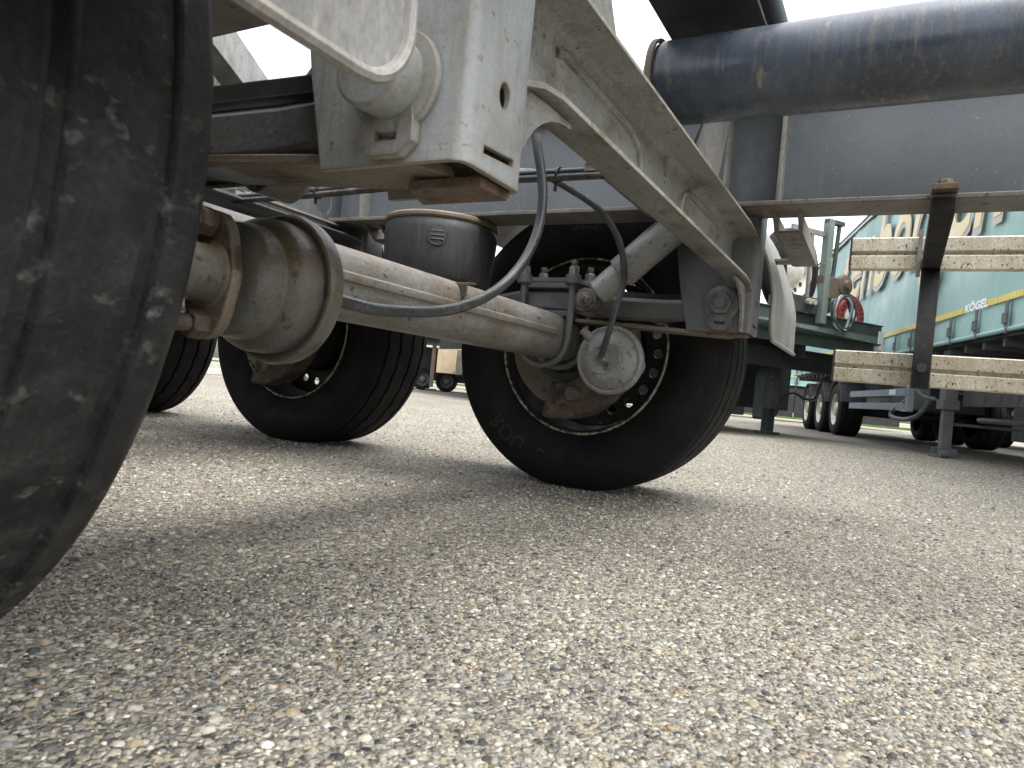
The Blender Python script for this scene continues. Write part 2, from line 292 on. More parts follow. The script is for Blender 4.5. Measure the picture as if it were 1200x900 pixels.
def text_mesh(s, size, shear=0, bold=0):
    cu = bpy.data.curves.new('t', 'FONT'); cu.body = s; cu.size = size; cu.shear = shear; cu.offset = bold; cu.resolution_u = 3; cu.extrude = 0
    o = bpy.data.objects.new('t', cu); COL.objects.link(o)
    dg = bpy.context.evaluated_depsgraph_get(); me = o.evaluated_get(dg).to_mesh()
    vs = [v.co.copy() for v in me.vertices]; fs = [tuple(p.vertices) for p in me.polygons]
    o.evaluated_get(dg).to_mesh_clear(); bpy.data.objects.remove(o); bpy.data.curves.remove(cu)
    return vs, fs

# ------------------------------------------------------------------ the ground
g = MB(); g.add([(-150, -150, 0), (260, -150, 0), (260, 260, 0), (-150, 260, 0)], [(0, 1, 2, 3)])
ground = tag(g.build('ground', ground_mat()), kind='structure')
ground['label'] = 'pale pebbly exposed aggregate asphalt of the lorry park'
def pebbles(d0=.40, d1=2.25, step=.0062, med=.0022, sg=.50, smax=.0078, dens=.62, h0=.14, h1=.48, hw=2.4):
    xs = np.arange(-hw, hw, step); ys = np.arange(d0, d1, step)
    gx, gy = np.meshgrid(xs, ys); gx = gx.ravel(); gy = gy.ravel()
    gx = gx+np.random.uniform(-.6, .6, gx.size)*step; gy = gy+np.random.uniform(-.6, .6, gy.size)*step
    keep = np.abs(gx) < .80*gy+.18
    fade = np.clip((d1-gy)/.6, 0, 1); keep &= np.random.rand(gx.size) < .05+dens*fade
    gx = gx[keep]; gy = gy[keep]; n = gx.size
    X = gy*math.cos(YAW)+gx*math.sin(YAW); Y = gy*math.sin(YAW)-gx*math.cos(YAW)
    size = np.random.lognormal(0, sg, n)*med; size = np.clip(size, .0010, smax)
    el = np.random.uniform(.62, 1., n); ang = np.random.uniform(0, math.pi, n); hh = size*np.random.uniform(h0, h1, n)
    K = 5
    th = np.linspace(0, 2*math.pi, K, endpoint=False)
    jit = np.random.uniform(.78, 1.15, (n, K))
    vs = np.zeros((n, 2*K+1, 3), np.float32)
    for lev, (rr, zz) in enumerate(((1., -.25), (.74, .72))):
        j = jit if lev == 0 else jit*np.random.uniform(.85, 1.1, (n, K))
        a = np.cos(th)[None]*j*rr*size[:, None]; b = np.sin(th)[None]*j*rr*(size*el)[:, None]
        vs[:, lev*K:(lev+1)*K, 0] = X[:, None]+a*np.cos(ang)[:, None]-b*np.sin(ang)[:, None]
        vs[:, lev*K:(lev+1)*K, 1] = Y[:, None]+a*np.sin(ang)[:, None]+b*np.cos(ang)[:, None]
        vs[:, lev*K:(lev+1)*K, 2] = zz*hh[:, None]*(1+.25*np.random.randn(n, K)*(lev))
    vs[:, 2*K, 0] = X; vs[:, 2*K, 1] = Y; vs[:, 2*K, 2] = hh
    tri = []
    for k in range(K):
        j = (k+1) % K; tri += [(k, j, K+j), (k, K+j, K+k), (K+k, K+j, 2*K)]
    tri = np.array(tri, np.int32)
    fs = (tri[None]+(np.arange(n)*(2*K+1))[:, None, None]).reshape(-1)
    me = bpy.data.meshes.new('pebbles'); nv = n*(2*K+1); nf = n*len(tri)
    me.vertices.add(nv); me.vertices.foreach_set('co', vs.reshape(-1))
    me.loops.add(nf*3); me.loops.foreach_set('vertex_index', fs.astype(np.int32))
    me.polygons.add(nf); me.polygons.foreach_set('loop_start', np.arange(0, nf*3, 3, dtype=np.int32)); me.polygons.foreach_set('use_smooth', np.ones(nf, bool))
    at = me.attributes.new('tone', 'FLOAT', 'POINT'); at.data.foreach_set('value', np.repeat(np.random.rand(n).astype(np.float32), 2*K+1))
    me.update(); me.validate()
    me.materials.append(stone_mat())
    o = bpy.data.objects.new('pebbles', me); COL.objects.link(o); o.location = (0, 0, .0004)
    tag(o, 'small rounded grey and tan pebbles bedded in the asphalt' if d0 < 1 else 'slightly coarser stones bedded in the asphalt beyond the wheels', 'gravel', kind='stuff')
pebbles()
pebbles(1.8, 8.0, .021, .0045, .32, .0092, .9, .25, .58, 6.8)

# ------------------------------------------------------------------ the near trailer
CX, S, AX, AZ = 1.27, 1.338, .949, .480
TR = empty('semi_trailer', (CX, AX, 0), 'grey chassis semi-trailer seen from below with axles, air springs and bare black wheels', 'trailer')

# wheel built round its own origin, inner side towards -X
RT = .4925
def tyre_profile(gd=.0115, gw=.0045):
    P = [(.070, .292), (.045, .297), (.030, .312), (.014, .335), (.004, .362), (.0, .390), (.004, .418), (.013, .444), (.022, .458), (.026, .459), (.030, .466), (.037, .478), (.047, .4855)]
    for gx in (.078, .152):
        P += [(gx-gw-.002-.3*(.0115-gd), None), (gx-gw, 'g'), (gx+gw, 'g'), (gx+gw+.002+.3*(.0115-gd), None)]
    P += [(.1925, None)]
    def rad(x): return RT-.006*((x-.1925)/.145)**2
    Q = [(x, (rad(x) if r is None else rad(x)-gd if r == 'g' else r), r) for x, r in P]
    Q += [(.385-x, r, k) for x, r, k in Q[-2::-1]]
    return Q
TP = tyre_profile()
def tyre(zig, seg=144, prof=None):
    TP = prof or globals()['TP']
    b = MB(); m = len(TP); vs = []
    for i in range(seg):
        a = 2*math.pi*i/seg
        zz = zig*(1 if (i//2) % 2 else -1)
        for x, r, k in TP:
            xx = x+(zz if (k is None or k == 'g') and abs(x-.1925) > 1e-4 and .06 < x < .325 else 0)
            y, z = r*math.cos(a), r*math.sin(a)
            if z < -AZ+.001:            # the loaded contact patch
                z = -AZ+.001-(abs(z)-AZ)*.02
            bul = max(0, (-z-.36)/.12) if z < -.36 else 0
            if k not in (None, 'g'): xx += (-.010 if x < .19 else .010)*bul*max(0, 1-abs(r-.42)/.07)
            vs.append((xx, y, z))
    f = []
    for i in range(seg):
        j = (i+1) % seg
        for k in range(m-1): f.append((i*m+k, j*m+k, j*m+k+1, i*m+k+1))
    b.add(vs, f); return b
def wheel_disc(nh=20, rh=.217, xr=.205, hr=.0165):
    b = MB()
    # rim barrel: lip, bead seat, well, outer lip
    inner = [(.040, .3005), (.038, .2935), (.046, .287), (.072, .282), (.095, .279), (.150, .270), (.200, .268), (.300, .276), (.338, .284), (.345, .2965), (.349, .2965)]
    outer = [(.349, .2995), (.335, .297), (.29, .288), (.2, .278), (.15, .281), (.095, .290), (.060, .2955), (.050, .2985)]
    b.lathe(inner+outer, (0, 0, 0), (1, 0, 0), 72, closed=True)
    # dished disc with round hand holes: quad ring cells with circular openings
    sg = 16
    for h in range(nh):
        a0 = 2*math.pi*h/nh; da = math.pi/nh
        for side, x in ((0, xr-.004), (1, xr+.004)): pass
        cells = []
        for x in (xr-.004, xr+.004):
            ring_in = []; ring_out = []
            for k in range(sg):
                t = 2*math.pi*k/sg
                ring_in.append((x, rh+hr*math.cos(t), hr*math.sin(t)/rh))
                c, s_ = math.cos(t), math.sin(t); q = max(abs(c), abs(s_))
                ring_out.append((x, rh+.042*c/q, da*s_/q))
            cells.append((ring_in, ring_out))
        vs = []
        for ri, ro in cells:
            for x, r_, t in ri+ro:
                vs.append((x, r_*math.cos(a0+t), r_*math.sin(a0+t)))
        f = []
        for k in range(sg):
            j = (k+1) % sg
            f += [(k, j, sg+j, sg+k), (2*sg+k, 3*sg+k, 3*sg+j, 2*sg+j), (k, 2*sg+k, 2*sg+j, j)]
        b.add(vs, f)
    b.lathe([(xr-.004, .2592), (xr-.004, .2705), (xr+.004, .2705), (xr+.004, .2592)], (0, 0, 0), (1, 0, 0), 60)
    b.lathe([(xr-.004, .1755), (xr+.010, .165), (xr+.022, .150), (xr+.026, .11), (xr+.034, .11), (xr+.030, .152), (xr+.018, .170), (xr+.004, .1755)], (0, 0, 0), (1, 0, 0), 60)
    return b
def lettering(word, amid, rmid, size, parent, loc, top_out=True, bold=.006):
    vs, fs = text_mesh(word, size, 0, bold*size)
    xs = [v.x for v in vs]; w_ = max(xs)-min(xs); cx = (max(xs)+min(xs))/2; cy = size*.35
    prof = sorted([(r, x) for x, r, k in TP if x < .05 and k not in (None, 'g')])
    rs = [p[0] for p in prof]; xx = [p[1] for p in prof]
    out = []
    for v in vs:
        r_ = rmid+(v.y-cy); a = amid+(-(v.x-cx))/rmid      # seen from -X side, y grows to the left
        x = float(np.interp(r_, rs, xx))-.0015
        out.append((x, r_*math.cos(a), r_*math.sin(a)))
    b = MB(); b.add([Vector(p)+Vector(loc) for p in out], fs)
    n = len(b.v)//1
    # give the letters their depth down to the sidewall
    b2 = MB(); base = b.v; m = len(base)
    b2.v = base+[p+Vector((.003, 0, 0)) for p in base]; b2.f = list(b.f)
    ed = {}
    for f in b.f:
        for i in range(len(f)):
            k = (f[i], f[(i+1) % len(f)]); ed[k] = 1
    for (i, j) in ed:
        if (j, i) not in ed: b2.f.append((i, j, j+m, i+m))
    return b2.build('raised_lettering', 'letter', parent, recalc=False)

def make_wheel(side, Ya, src=None, zig=0., tm='tyre', letters=False, holes=20):
    # side +1 far, -1 near
    x0 = CX+side*(.893 if side > 0 else .881)
    loc = Vector((x0, Ya, AZ))
    rot = Matrix.Rotation(0 if side > 0 else math.pi, 4, 'Z')
    if src is not None:
        wdat, tdat, ldat = src
    wb = wheel_disc(holes) if src is None else None
    def mk(name, b, m, parent, data=None):
        if data is None:
            o = b.build(name, m, None); me = o.data; c = W[o.name]
            for v in me.vertices: v.co += c        # keep the wheel's own origin
        else:
            o = bpy.data.objects.new(name, data); COL.objects.link(o)
        o.parent = parent; W[o.name] = loc.copy()
        if parent is TR: o.location = loc-W[TR.name]; o.rotation_euler = (0, 0, 0 if side > 0 else math.pi)
        else: o.location = (0, 0, 0)
        return o
    wh = mk('wheel', wb, 'rim', TR, None if src is None else wdat)
    ty = mk('tyre', tyre(zig, 144, tyre_profile(.0065, .0055) if tm == 'tyre_near' else None) if (src is None or tdat is None) else None, tm, wh, None if src is None else tdat)
    lb = MB(); lb.lathe([(.041, .3010), (.0365, .2995), (.0362, .2945), (.0405, .2915), (.047, .2895)], (0, 0, 0), (1, 0, 0), 90)
    lp = mk('rim_lip', lb if src is None else None, 'riml', wh, None if src is None else ldat)
    if letters:
        # nested lettering: local coordinates of the wheel
        for word, am, rm, sz in (('ROUTE', R(-60), .400, .075), ('ESE', R(88), .415, .075)):
            W[wh.name] = Vector((0, 0, 0)); o = lettering(word, am, rm, sz, wh, (0, 0, 0)); W[wh.name] = loc.copy()
    return wh, (wh.data, ty.data, lp.data)
far1, D1 = make_wheel(1, AX, None, 0.0, 'tyre', True)
far2, D2 = make_wheel(1, AX+S, (D1[0], None, D1[2]), .0022, 'tyre')
far3, _ = make_wheel(1, AX+2*S, D2)
near1, D3 = make_wheel(-1, AX, (D1[0], None, D1[2]), .0, 'tyre_near')
near2, _ = make_wheel(-1, AX+S, D2); near3, _ = make_wheel(-1, AX+2*S, D2)

def P(sd, a, y, z): return Vector((CX+sd*a, y, z))
# main beams: web, flanges, stiffeners
for sd in (1, -1):
    b = MB(); b.span(P(sd, .600, -4.5, .839), P(sd, .610, 6.2, 1.118)); mbm = b.build('main_beam', 'beam', TR)
    b = MB(); b.span(P(sd, .540, -4.5, .827), P(sd, .670, 6.2, .8395)); b.build('bottom_flange', 'flange', mbm, .003)
    b = MB(); b.span(P(sd, .540, -4.5, 1.1175), P(sd, .670, 6.2, 1.130)); b.build('top_flange', 'beam', mbm, .003)
    for k in (0, 1, 2):
        b = MB(); b.span(P(sd, .548, .296+k*S, .8392), P(sd, .601, .306+k*S, 1.1178)); b.build('stiffener', 'frame', mbm, .002)
# cross members carrying the load bed
for yy in (-3.2, .41, 2.75, 5.3):
    b = MB(); b.span((CX-.605, yy-.102, 1.131), (CX+.605, yy+.102, 1.143))
    for q in (-.102, .090): b.span((CX-.605, yy+q, 1.143), (CX+.605, yy+q+.012, 1.27))
    b.build('cross_member', 'black' if yy < 1 else 'frame', TR, .003)
for k, (ya, yb) in enumerate(((1.30, 2.05), (3.3, 4.2))):
    b = MB(); b.prism([(CX-.60, ya, 1.135), (CX-.60, ya+.09, 1.135), (CX+.60, yb+.09, 1.135), (CX+.60, yb, 1.135)], (0, 0, .11)); b.build('diagonal_tie', 'frame', TR, .003)
b = MB(); b.span((CX-.60, 1.92, 1.135), (CX+.60, 2.02, 1.25)); b.build('cross_tie', 'frame', TR, .003)
# air tank lengthwise between the beams
b = MB(); b.lathe([(0, 1e-4), (0, .05), (.012, .072), (.03, .083), (.045, .0865), (2.6, .0865), (2.63, .075), (2.64, 1e-4)], (1.475, .535, 1.006), (0, -1, 0), 48); tank = b.build('air_tank', 'tank', TR)
b = MB(); b.lathe([(0, .0865), (0, .093), (.012, .093), (.012, .0865)], (1.475, .515, 1.006), (0, -1, 0), 48); b.build('end_ring', 'bead', tank)
for yy in (-.35, -1.7):
    b = MB(); b.lathe([(0, .0868), (0, .0905), (.05, .0905), (.05, .0868)], (1.475, yy, 1.006), (0, -1, 0), 40, closed=True); b.box((1.475, yy-.025, 1.115), (.05, .05, .05)); b.build('tank_strap', 'black', tank)

def side_guard():
    # two aluminium planks with a middle groove on cranked posts under the far rail
    for z0, z1, y1 in ((.790, .890, .166), (.437, .535, .186)):
        g_ = MB(); h = (z1-z0-.010)/2; X = 2.45
        prof = [(0, z0), (-.004, z0+.003), (-.004, z0+h-.003), (0, z0+h), (.008, z0+h+.001), (.008, z1-h-.001), (0, z1-h), (-.004, z1-h+.003), (-.004, z1-.003), (0, z1), (.026, z1), (.026, z0)]
        g_.prism([(X+a, -3.6, z) for a, z in prof], (0, 3.6+y1, 0)); pk = g_.build('guard_plank', 'plank', TR, .0012)
        e = MB(); e.span((X-.003, y1+.0005, z0-.001), (X+.027, y1+.006, z1+.001)); e.build('end_cap', 'black', pk, .001)
    for yy in (-.052, -1.55, -3.0):
        b = MB()
        b.prism([(1.79, yy-.024, .826), (2.385, yy-.024, .826), (2.385, yy-.024, .782), (1.79, yy-.024, .797)], (0, .048, 0))
        b.span((2.385, yy-.024, .430), (2.445, yy+.024, .826))
        po = b.build('guard_post', 'postblack', TR, .003)
        b = MB(); b.box((1.805, yy, .846), (.06, .05, .012)); b.nut((1.805, yy, .852), (0, 0, 1), .015, .016); b.build('clamp', 'bead', po, .001)
        b = MB(); b.cyl((2.379, yy, .49), (2.386, yy, .49), .013, 16); b.build('bolt', 'black', po)
        for zz in (.837,):
            b = MB(); b.box((2.437, yy+.032, zz), (.018, .012, .14)); b.build('bracket', 'frame', po, .001)
side_guard()

def hanger(sd, Ya):
    dy = Ya-AX; near = sd < 0
    a0, a1 = .641, .755
    def q(a, y, z): return P(sd, a, y+dy, z)
    # folded box: front plate plus two cheeks (built as one U-shaped shell with rounded corners)
    b = MB(); t = .007; yb = .352
    prof = [(a0, .53), (a0, yb+.012), (a0+.004, yb+.004), (a0+.012, yb), (a1-.016, yb), (a1-.006, yb+.004), (a1, yb+.014), (a1, .53)]
    pin = [(a0+t, .53), (a0+t, yb+.014), (a0+t+.002, yb+.010), (a0+.015, yb+t), (a1-.019, yb+t), (a1-t-.002, yb+.010), (a1-t, yb+.016), (a1-t, .53)]
    lv = [.520, .560, .62, .70, .80, .826, .96]
    bk = [.520, .530, .545, .560, .575, .578, .56]
    n = len(prof); vs = []; f = []
    for z, yk in zip(lv, bk):
        for pr_ in (prof, pin):
            for a, y in pr_:
                yy = yk if y > .5 else y
                if z < .53 and yb+.02 > y: pass
                vs.append(q(a, yy, z))
    for l in range(len(lv)-1):
        o0 = l*2*n; o1 = (l+1)*2*n
        for k in range(n-1):
            f += [(o0+k, o0+k+1, o1+k+1, o1+k), (o0+n+k, o1+n+k, o1+n+k+1, o0+n+k+1)]
        for k in (0, n-1): f.append((o0+k, o1+k, o1+n+k, o0+n+k))
    for k in range(n-1):
        f.append((k, n+k, n+k+1, k+1)); L0 = (len(lv)-1)*2*n; f.append((L0+k, L0+k+1, L0+n+k+1, L0+n+k))
    b.add(vs, f); hm = 'hanger' if near and dy < .5 else 'shadeframe'; hg = b.build('axle_hanger', hm, TR)
    # top bracket to beam
    b = MB(); b.span(q(.606, .38, .842), q(.756, .55, .958)); b.build('hanger_saddle', 'frame', hg, .004)
    # round hole and slot cut through the front plate
    ac = (a0+a1)/2-.005
    cu_ = MB(); cu_.prism([q(ac+.0095*math.cos(t_), .335, .600+.0125*math.sin(t_)) for t_ in np.linspace(0, 2*math.pi, 24, endpoint=False)], (0, .036, 0)); cut(hg, cu_)
    cu_ = MB(); cu_.prism([q(a, .335, z) for a, z in ((ac-.028, .5405), (ac+.028, .5365), (ac+.028, .5435), (ac-.028, .5475))], (0, .036, 0)); cut(hg, cu_)
    bvm = hg.modifiers.new('bevel', 'BEVEL'); bvm.width = .0012; bvm.segments = 2; bvm.limit_method = 'ANGLE'; bvm.angle_limit = R(40); bvm.harden_normals = True
    # closing plate below, scraped to bare primer
    b = MB(); b.prism([q(a0+.009, .364, .5225), q(a0+.062, .364, .5225), q(a0+.062, .450, .5225), q(a0+.009, .470, .5225)], (0, 0, -.011)); b.build('bottom_plate', 'primer', hg, .002)
    # pivot bolt: washer, cap and locking plate on both cheeks
    for c in (-1, 1):
        aa = a1 if c > 0 else a0
        b = MB(); X1 = q(aa, .43, .594); ax = Vector((sd*c, 0, 0))
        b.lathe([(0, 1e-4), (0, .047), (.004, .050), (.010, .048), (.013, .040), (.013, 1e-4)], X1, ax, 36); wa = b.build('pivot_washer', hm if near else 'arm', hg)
        b = MB(); 
        if c > 0: b.lathe([(.012, 1e-4), (.012, .037), (.0435, .037), (.0455, .0355), (.046, .034), (.046, .033), (.046, 1e-4)], X1, ax, 36)
        else: b.nut(X1+ax*.012, ax, .031, .020); b.lathe([(.03, 1e-4), (.03, .016), (.042, .015), (.042, 1e-4)], X1, ax, 20)
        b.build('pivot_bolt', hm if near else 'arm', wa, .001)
        # locking plate with a square window
        b = MB(); o_ = [(.403, .572), (.4585, .572), (.463, .552), (.463, .536), (.448, .524), (.414, .524), (.400, .536), (.400, .552)]
        i_ = [(.4195, .563), (.4435, .563), (.445, .5615), (.445, .5395), (.4435, .538), (.4195, .538), (.418, .5395), (.418, .5615)]
        off = .0135
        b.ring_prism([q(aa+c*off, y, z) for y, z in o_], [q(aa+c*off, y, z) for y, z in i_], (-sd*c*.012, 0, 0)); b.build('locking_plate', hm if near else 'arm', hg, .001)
    return hg
def arm(sd, Ya):
    dy = Ya-AX
    def q(a, y, z): return P(sd, a, y+dy, z)
    a0, a1 = .652, .744
    # main leaf with eye round the pivot
    path = [(.43, .582, .028), (.50, .578, .030), (.60, .573, .032), (.72, .576, .033), (.84, .590, .034), (.949, .595, .034), (1.06, .590, .032), (1.18, .574, .026), (1.32, .566, .020), (1.47, .566, .016)]
    b = MB(); cs = []
    def sec(h):
        return [(a0+.010, -h), (a0, -h+.010), (a0, h-.012), (a0+.012, h), (a1-.012, h), (a1, h-.012), (a1, -h+.010), (a1-.010, -h)]
    vs = [q(a, y, z+dz) for y, z, h in path for a, dz in sec(h)]; n = 8; f = []
    for i in range(len(path)-1):
        for k in range(n): f.append((i*n+k, i*n+(k+1) % n, (i+1)*n+(k+1) % n, (i+1)*n+k))
    f += [tuple(range(n))[::-1], tuple(range((len(path)-1)*n, len(path)*n))]
    b.add(vs, f); am = b.build('trailing_arm', 'arm', TR, .002)
    b = MB(); b.lathe([(0, .02), (0, .052), (.004, .055), (.086, .055), (.090, .052), (.090, .02)], q(.653, .43, .590), (sd, 0, 0), 40, closed=True); b.build('arm_eye', 'rustbar', am)
    # rusty lower stay and slim upper rod
    b = MB(); vs = []
    ends = [(.452, 0.)]+[]
    pl = []
    for k in range(9):
        t_ = math.pi*k/8; pl.append(q(.700+.044*math.cos(t_), .450-.046*math.sin(t_), .510+(.014 if sd < 0 else 0)))
    pl += [q(.656, .86, .531+(.024 if sd < 0 else 0)), q(.744, .86, .531+(.024 if sd < 0 else 0))]
    b.prism(pl, (0, 0, .011)); b.build('lower_stay', 'rustbar', am, .002)
    b = MB(); b.prism([q(.722, .49, .606), q(.722, .49, .624), q(.722, .70, .632), q(.722, .87, .648), q(.722, .87, .622), q(.722, .70, .612)], (sd*.020, 0, 0)); b.build('upper_rod', 'black', am)
    # axle seat: pads, clamp plate with four lugs, U-bolts and nuts
    b = MB(); b.span(q(.640, .862, .543), q(.756, 1.036, .562)); b.span(q(.634, .868, .628), q(.762, 1.030, .645)); seat = b.build('axle_seat', 'arm', am, .004)
    b = MB(); b.span(q(.637, .855, .646), q(.759, 1.043, .660))
    for a in (.636, .760):
        for y in (.868, 1.030):
            b.cyl(q(a, y, .640), q(a, y, .667), .0235, 24)
    b.build('clamp_plate', 'arm', seat, .003)
    for a in (.636, .760):
        pts = [q(a, .868, .70), q(a, .868, .52)]
        for k in range(0, 9):
            t_ = math.pi*k/8; pts.append(q(a, .949-.081*math.cos(t_), .475-.080*math.sin(t_)))
        pts += [q(a, 1.030, .52), q(a, 1.030, .70)]
        b = MB(); b.tube(pts, .0105, 14); b.build('u_bolt', 'arm', seat)
        for y in (.868, 1.030):
            b = MB(); b.lathe([(0, 1e-4), (0, .018), (.004, .018), (.004, 1e-4)], q(a, y, .667), (0, 0, 1), 20); b.nut(q(a, y, .671), (0, 0, 1), .0165, .022); b.lathe([(.0, .0105), (.018, .0105), (.020, .008), (.020, 1e-4)], q(a, y, .692), (0, 0, 1), 14); b.build('clamp_nut', 'nut', seat, .0008)
    # air spring
    bc = q(.600, 1.33, 0); z0 = .585
    b = MB(); b.lathe([(.60, .120), (.60, .135), (.612, .158), (.635, .170), (.70, .176), (.775, .181), (.795, .178), (.812, .170), (.818, .166)], (bc.x, bc.y, 0), (0, 0, 1), 56); bag = b.build('air_spring', 'bag', TR)
    b = MB(); b.lathe([(.805, .150), (.805, .176), (.811, .181), (.819, .181), (.825, .175), (.8268, .16), (.8268, 1e-4)], (bc.x, bc.y, 0), (0, 0, 1), 56); b.build('bead_plate', 'bead', bag)
    b = MB(); b.lathe([(.545, 1e-4), (.545, .105), (.553, .112), (.60, .122), (.612, .118), (.612, 1e-4)], (bc.x, bc.y, 0), (0, 0, 1), 40); b.build('piston', 'black', bag)
    b = MB(); an = math.atan2(-bc.y+.25, -bc.x+.1); ec = Vector((bc.x, bc.y, .75)); n_ = Vector((math.cos(an), math.sin(an), 0)); t_ = Vector((-n_.y, n_.x, 0))
    def onbag(u_, v_):
        rr = .1805 if v_ > -.03 else .1795; x = math.sin(u_/rr)*rr; return ec+t_*x+n_*(math.cos(u_/rr)*rr-.0012)+Vector((0, 0, v_))
    b.tube([onbag(.030*math.cos(k*math.pi/14), .030*math.sin(k*math.pi/14)) for k in range(28)], .0018, 6, closed=True)
    for v_ in (-.012, 0, .012): b.tube([onbag(x_, v_) for x_ in (-.02, -.01, 0, .01, .02)], .002, 6)
    b.build('round_emblem', 'bag', bag)
    # shock absorber on the inner side
    lo = q(.575, .785, .585); hi = q(.590, .46, .885)
    d = (hi-lo).normalized(); Lh = (hi-lo).length
    b = MB(); b.lathe([(.028, 1e-4), (.028, .030), (.036, .0365), (.20, .0365), (.205, .033), (.205, 1e-4)], lo, d, 32); sh = b.build('shock_absorber', 'shock', TR)
    b = MB(); b.lathe([(.115, .0372), (.115, .0435), (.118, .0450), (Lh-.05, .0450), (Lh-.045, .043), (Lh-.045, 1e-4)], lo, d, 36); b.build('dust_tube', 'shock', sh)
    b = MB(); b.lathe([(-.032, 1e-4), (-.032, .020), (-.030, .031), (.030, .031), (.032, .020), (.032, 1e-4)], lo, (1, 0, 0), 28); ey = b.build('lower_eye', 'chamber', sh)
    b = MB(); b.lathe([(.032, 1e-4), (.032, .0225), (.037, .0225), (.037, 1e-4)], lo, (-sd, 0, 0), 24); b.nut(lo+Vector((-sd*.037, 0, 0)), (-sd, 0, 0), .0165, .014); b.lathe([(.05, 1e-4), (.05, .0085), (.060, .0075), (.060, 1e-4)], lo, (-sd, 0, 0), 16); b.cyl(lo, lo+Vector((sd*.075, 0, 0)), .011, 14); b.build('shock_bolt', 'nut', sh)
    b = MB(); b.prism([q(.668, .74, .545), q(.668, .81, .545), q(.668, .875, .56), q(.668, .875, .628), q(.668, .80, .625), q(.668, .745, .61)], (-sd*.014, 0, 0)); b.build('shock_bracket', 'rust', am, .002)
    return am
def chamber(sd, Ya):
    dy = Ya-AX; m = 'chamber' if sd < 0 else 'chamberg'
    o = P(sd, .575, .718+dy, .422); ax = (sd, 0, 0)
    # back cap towards the middle, body, mounting face towards the wheel
    b = MB(); b.lathe([(.0, 1e-4), (.0, .030), (-.006, .045), (-.004, .058), (.004, .066), (.010, .078), (.018, .084), (.030, .0865)], o, ax, 56); ch = b.build('brake_chamber', m, TR)
    b = MB(); b.lathe([(.018, .084), (.016, .0905), (.020, .0965), (.034, .0985), (.0425, .0965), (.044, .0935), (.0425, .0865)], o, ax, 56); b.build('clamp_ring', m, ch)
    b = MB(); b.lathe([(.040, .087), (.043, .0855), (.050, .086), (.072, .085), (.080, .082), (.086, .076), (.090, .072), (.110, .0705), (.120, .068), (.128, .060), (.132, .050), (.132, 1e-4)], o, ax, 56); b.build('front_housing', m, ch)
    # pressed swirls and bosses on the back cap, then the centre fitting
    b = MB()
    for a_, a2, r_, r3, th in ((.4, 2.0, .040, .046, .0045), (2.6, 3.9, .044, .036, .0042), (4.4, 5.6, .034, .050, .0045)):
        b.tube([o+Vector((-sd*.0035+sd*max(0, (r_+(r3-r_)*k/8)-.048)*.5, (r_+(r3-r_)*k/8)*math.cos(a_+(a2-a_)*k/8), (r_+(r3-r_)*k/8)*math.sin(a_+(a2-a_)*k/8))) for k in range(9)], [th*(.5+.5*math.sin(math.pi*(k+.5)/9)) for k in range(9)], 8)
    for k in range(3):
        a = 2*math.pi*k/3+1.1; b.lathe([(-.002, 1e-4), (-.002, .006), (.006, .007)], o+Vector((-sd*.002, .054*math.cos(a), .054*math.sin(a))), ax, 12)
    b.build('cap_ribs', m, ch)
    b = MB(); b.nut(o, (-sd, 0, 0), .015, .018); b.lathe([(.016, .0115), (.030, .0105), (.034, .006), (.034, 1e-4)], o, (-sd, 0, 0), 16); b.cyl(o+Vector((-sd*.012, .022, .012)), o+Vector((-sd*.020, .022, .012)), .012, 14); b.build('hose_fitting', 'nut', ch, .001)
    b = MB(); b.cyl(o+Vector((sd*.02, .060, .058)), o+Vector((sd*.004, .082, .080)), .012, 14); b.build('breather', m, ch, .002)
    # mounting plate with two studs and the push rod tube
    b = MB(); pl = []
    for k in range(28):
        a = 2*math.pi*k/28; r_ = .046+.030*abs(math.cos(a-math.pi*.5))**4; pl.append(o+Vector((sd*.130, r_*math.cos(a)*.95, r_*math.sin(a))))
    b.prism(pl, (sd*.016, 0, 0)); b.build('mounting_plate', 'rustbar', ch, .003)
    b = MB(); b.lathe([(.146, 1e-4), (.146, .040), (.152, .034), (.185, .033), (.21, .036), (.24, .036), (.24, 1e-4)], o, ax, 32); b.build('push_rod_tube', m, ch)
    for s_ in (-1, 1):
        c = o+Vector((sd*.146, 0, s_*.060)); b = MB(); b.nut(c, ax, .0175, .020); b.cyl(c+Vector((sd*.02, 0, 0)), c+Vector((sd*.045, 0, 0)), .0105, 14); b.build('mounting_nut', 'rust', ch, .001)
    return ch
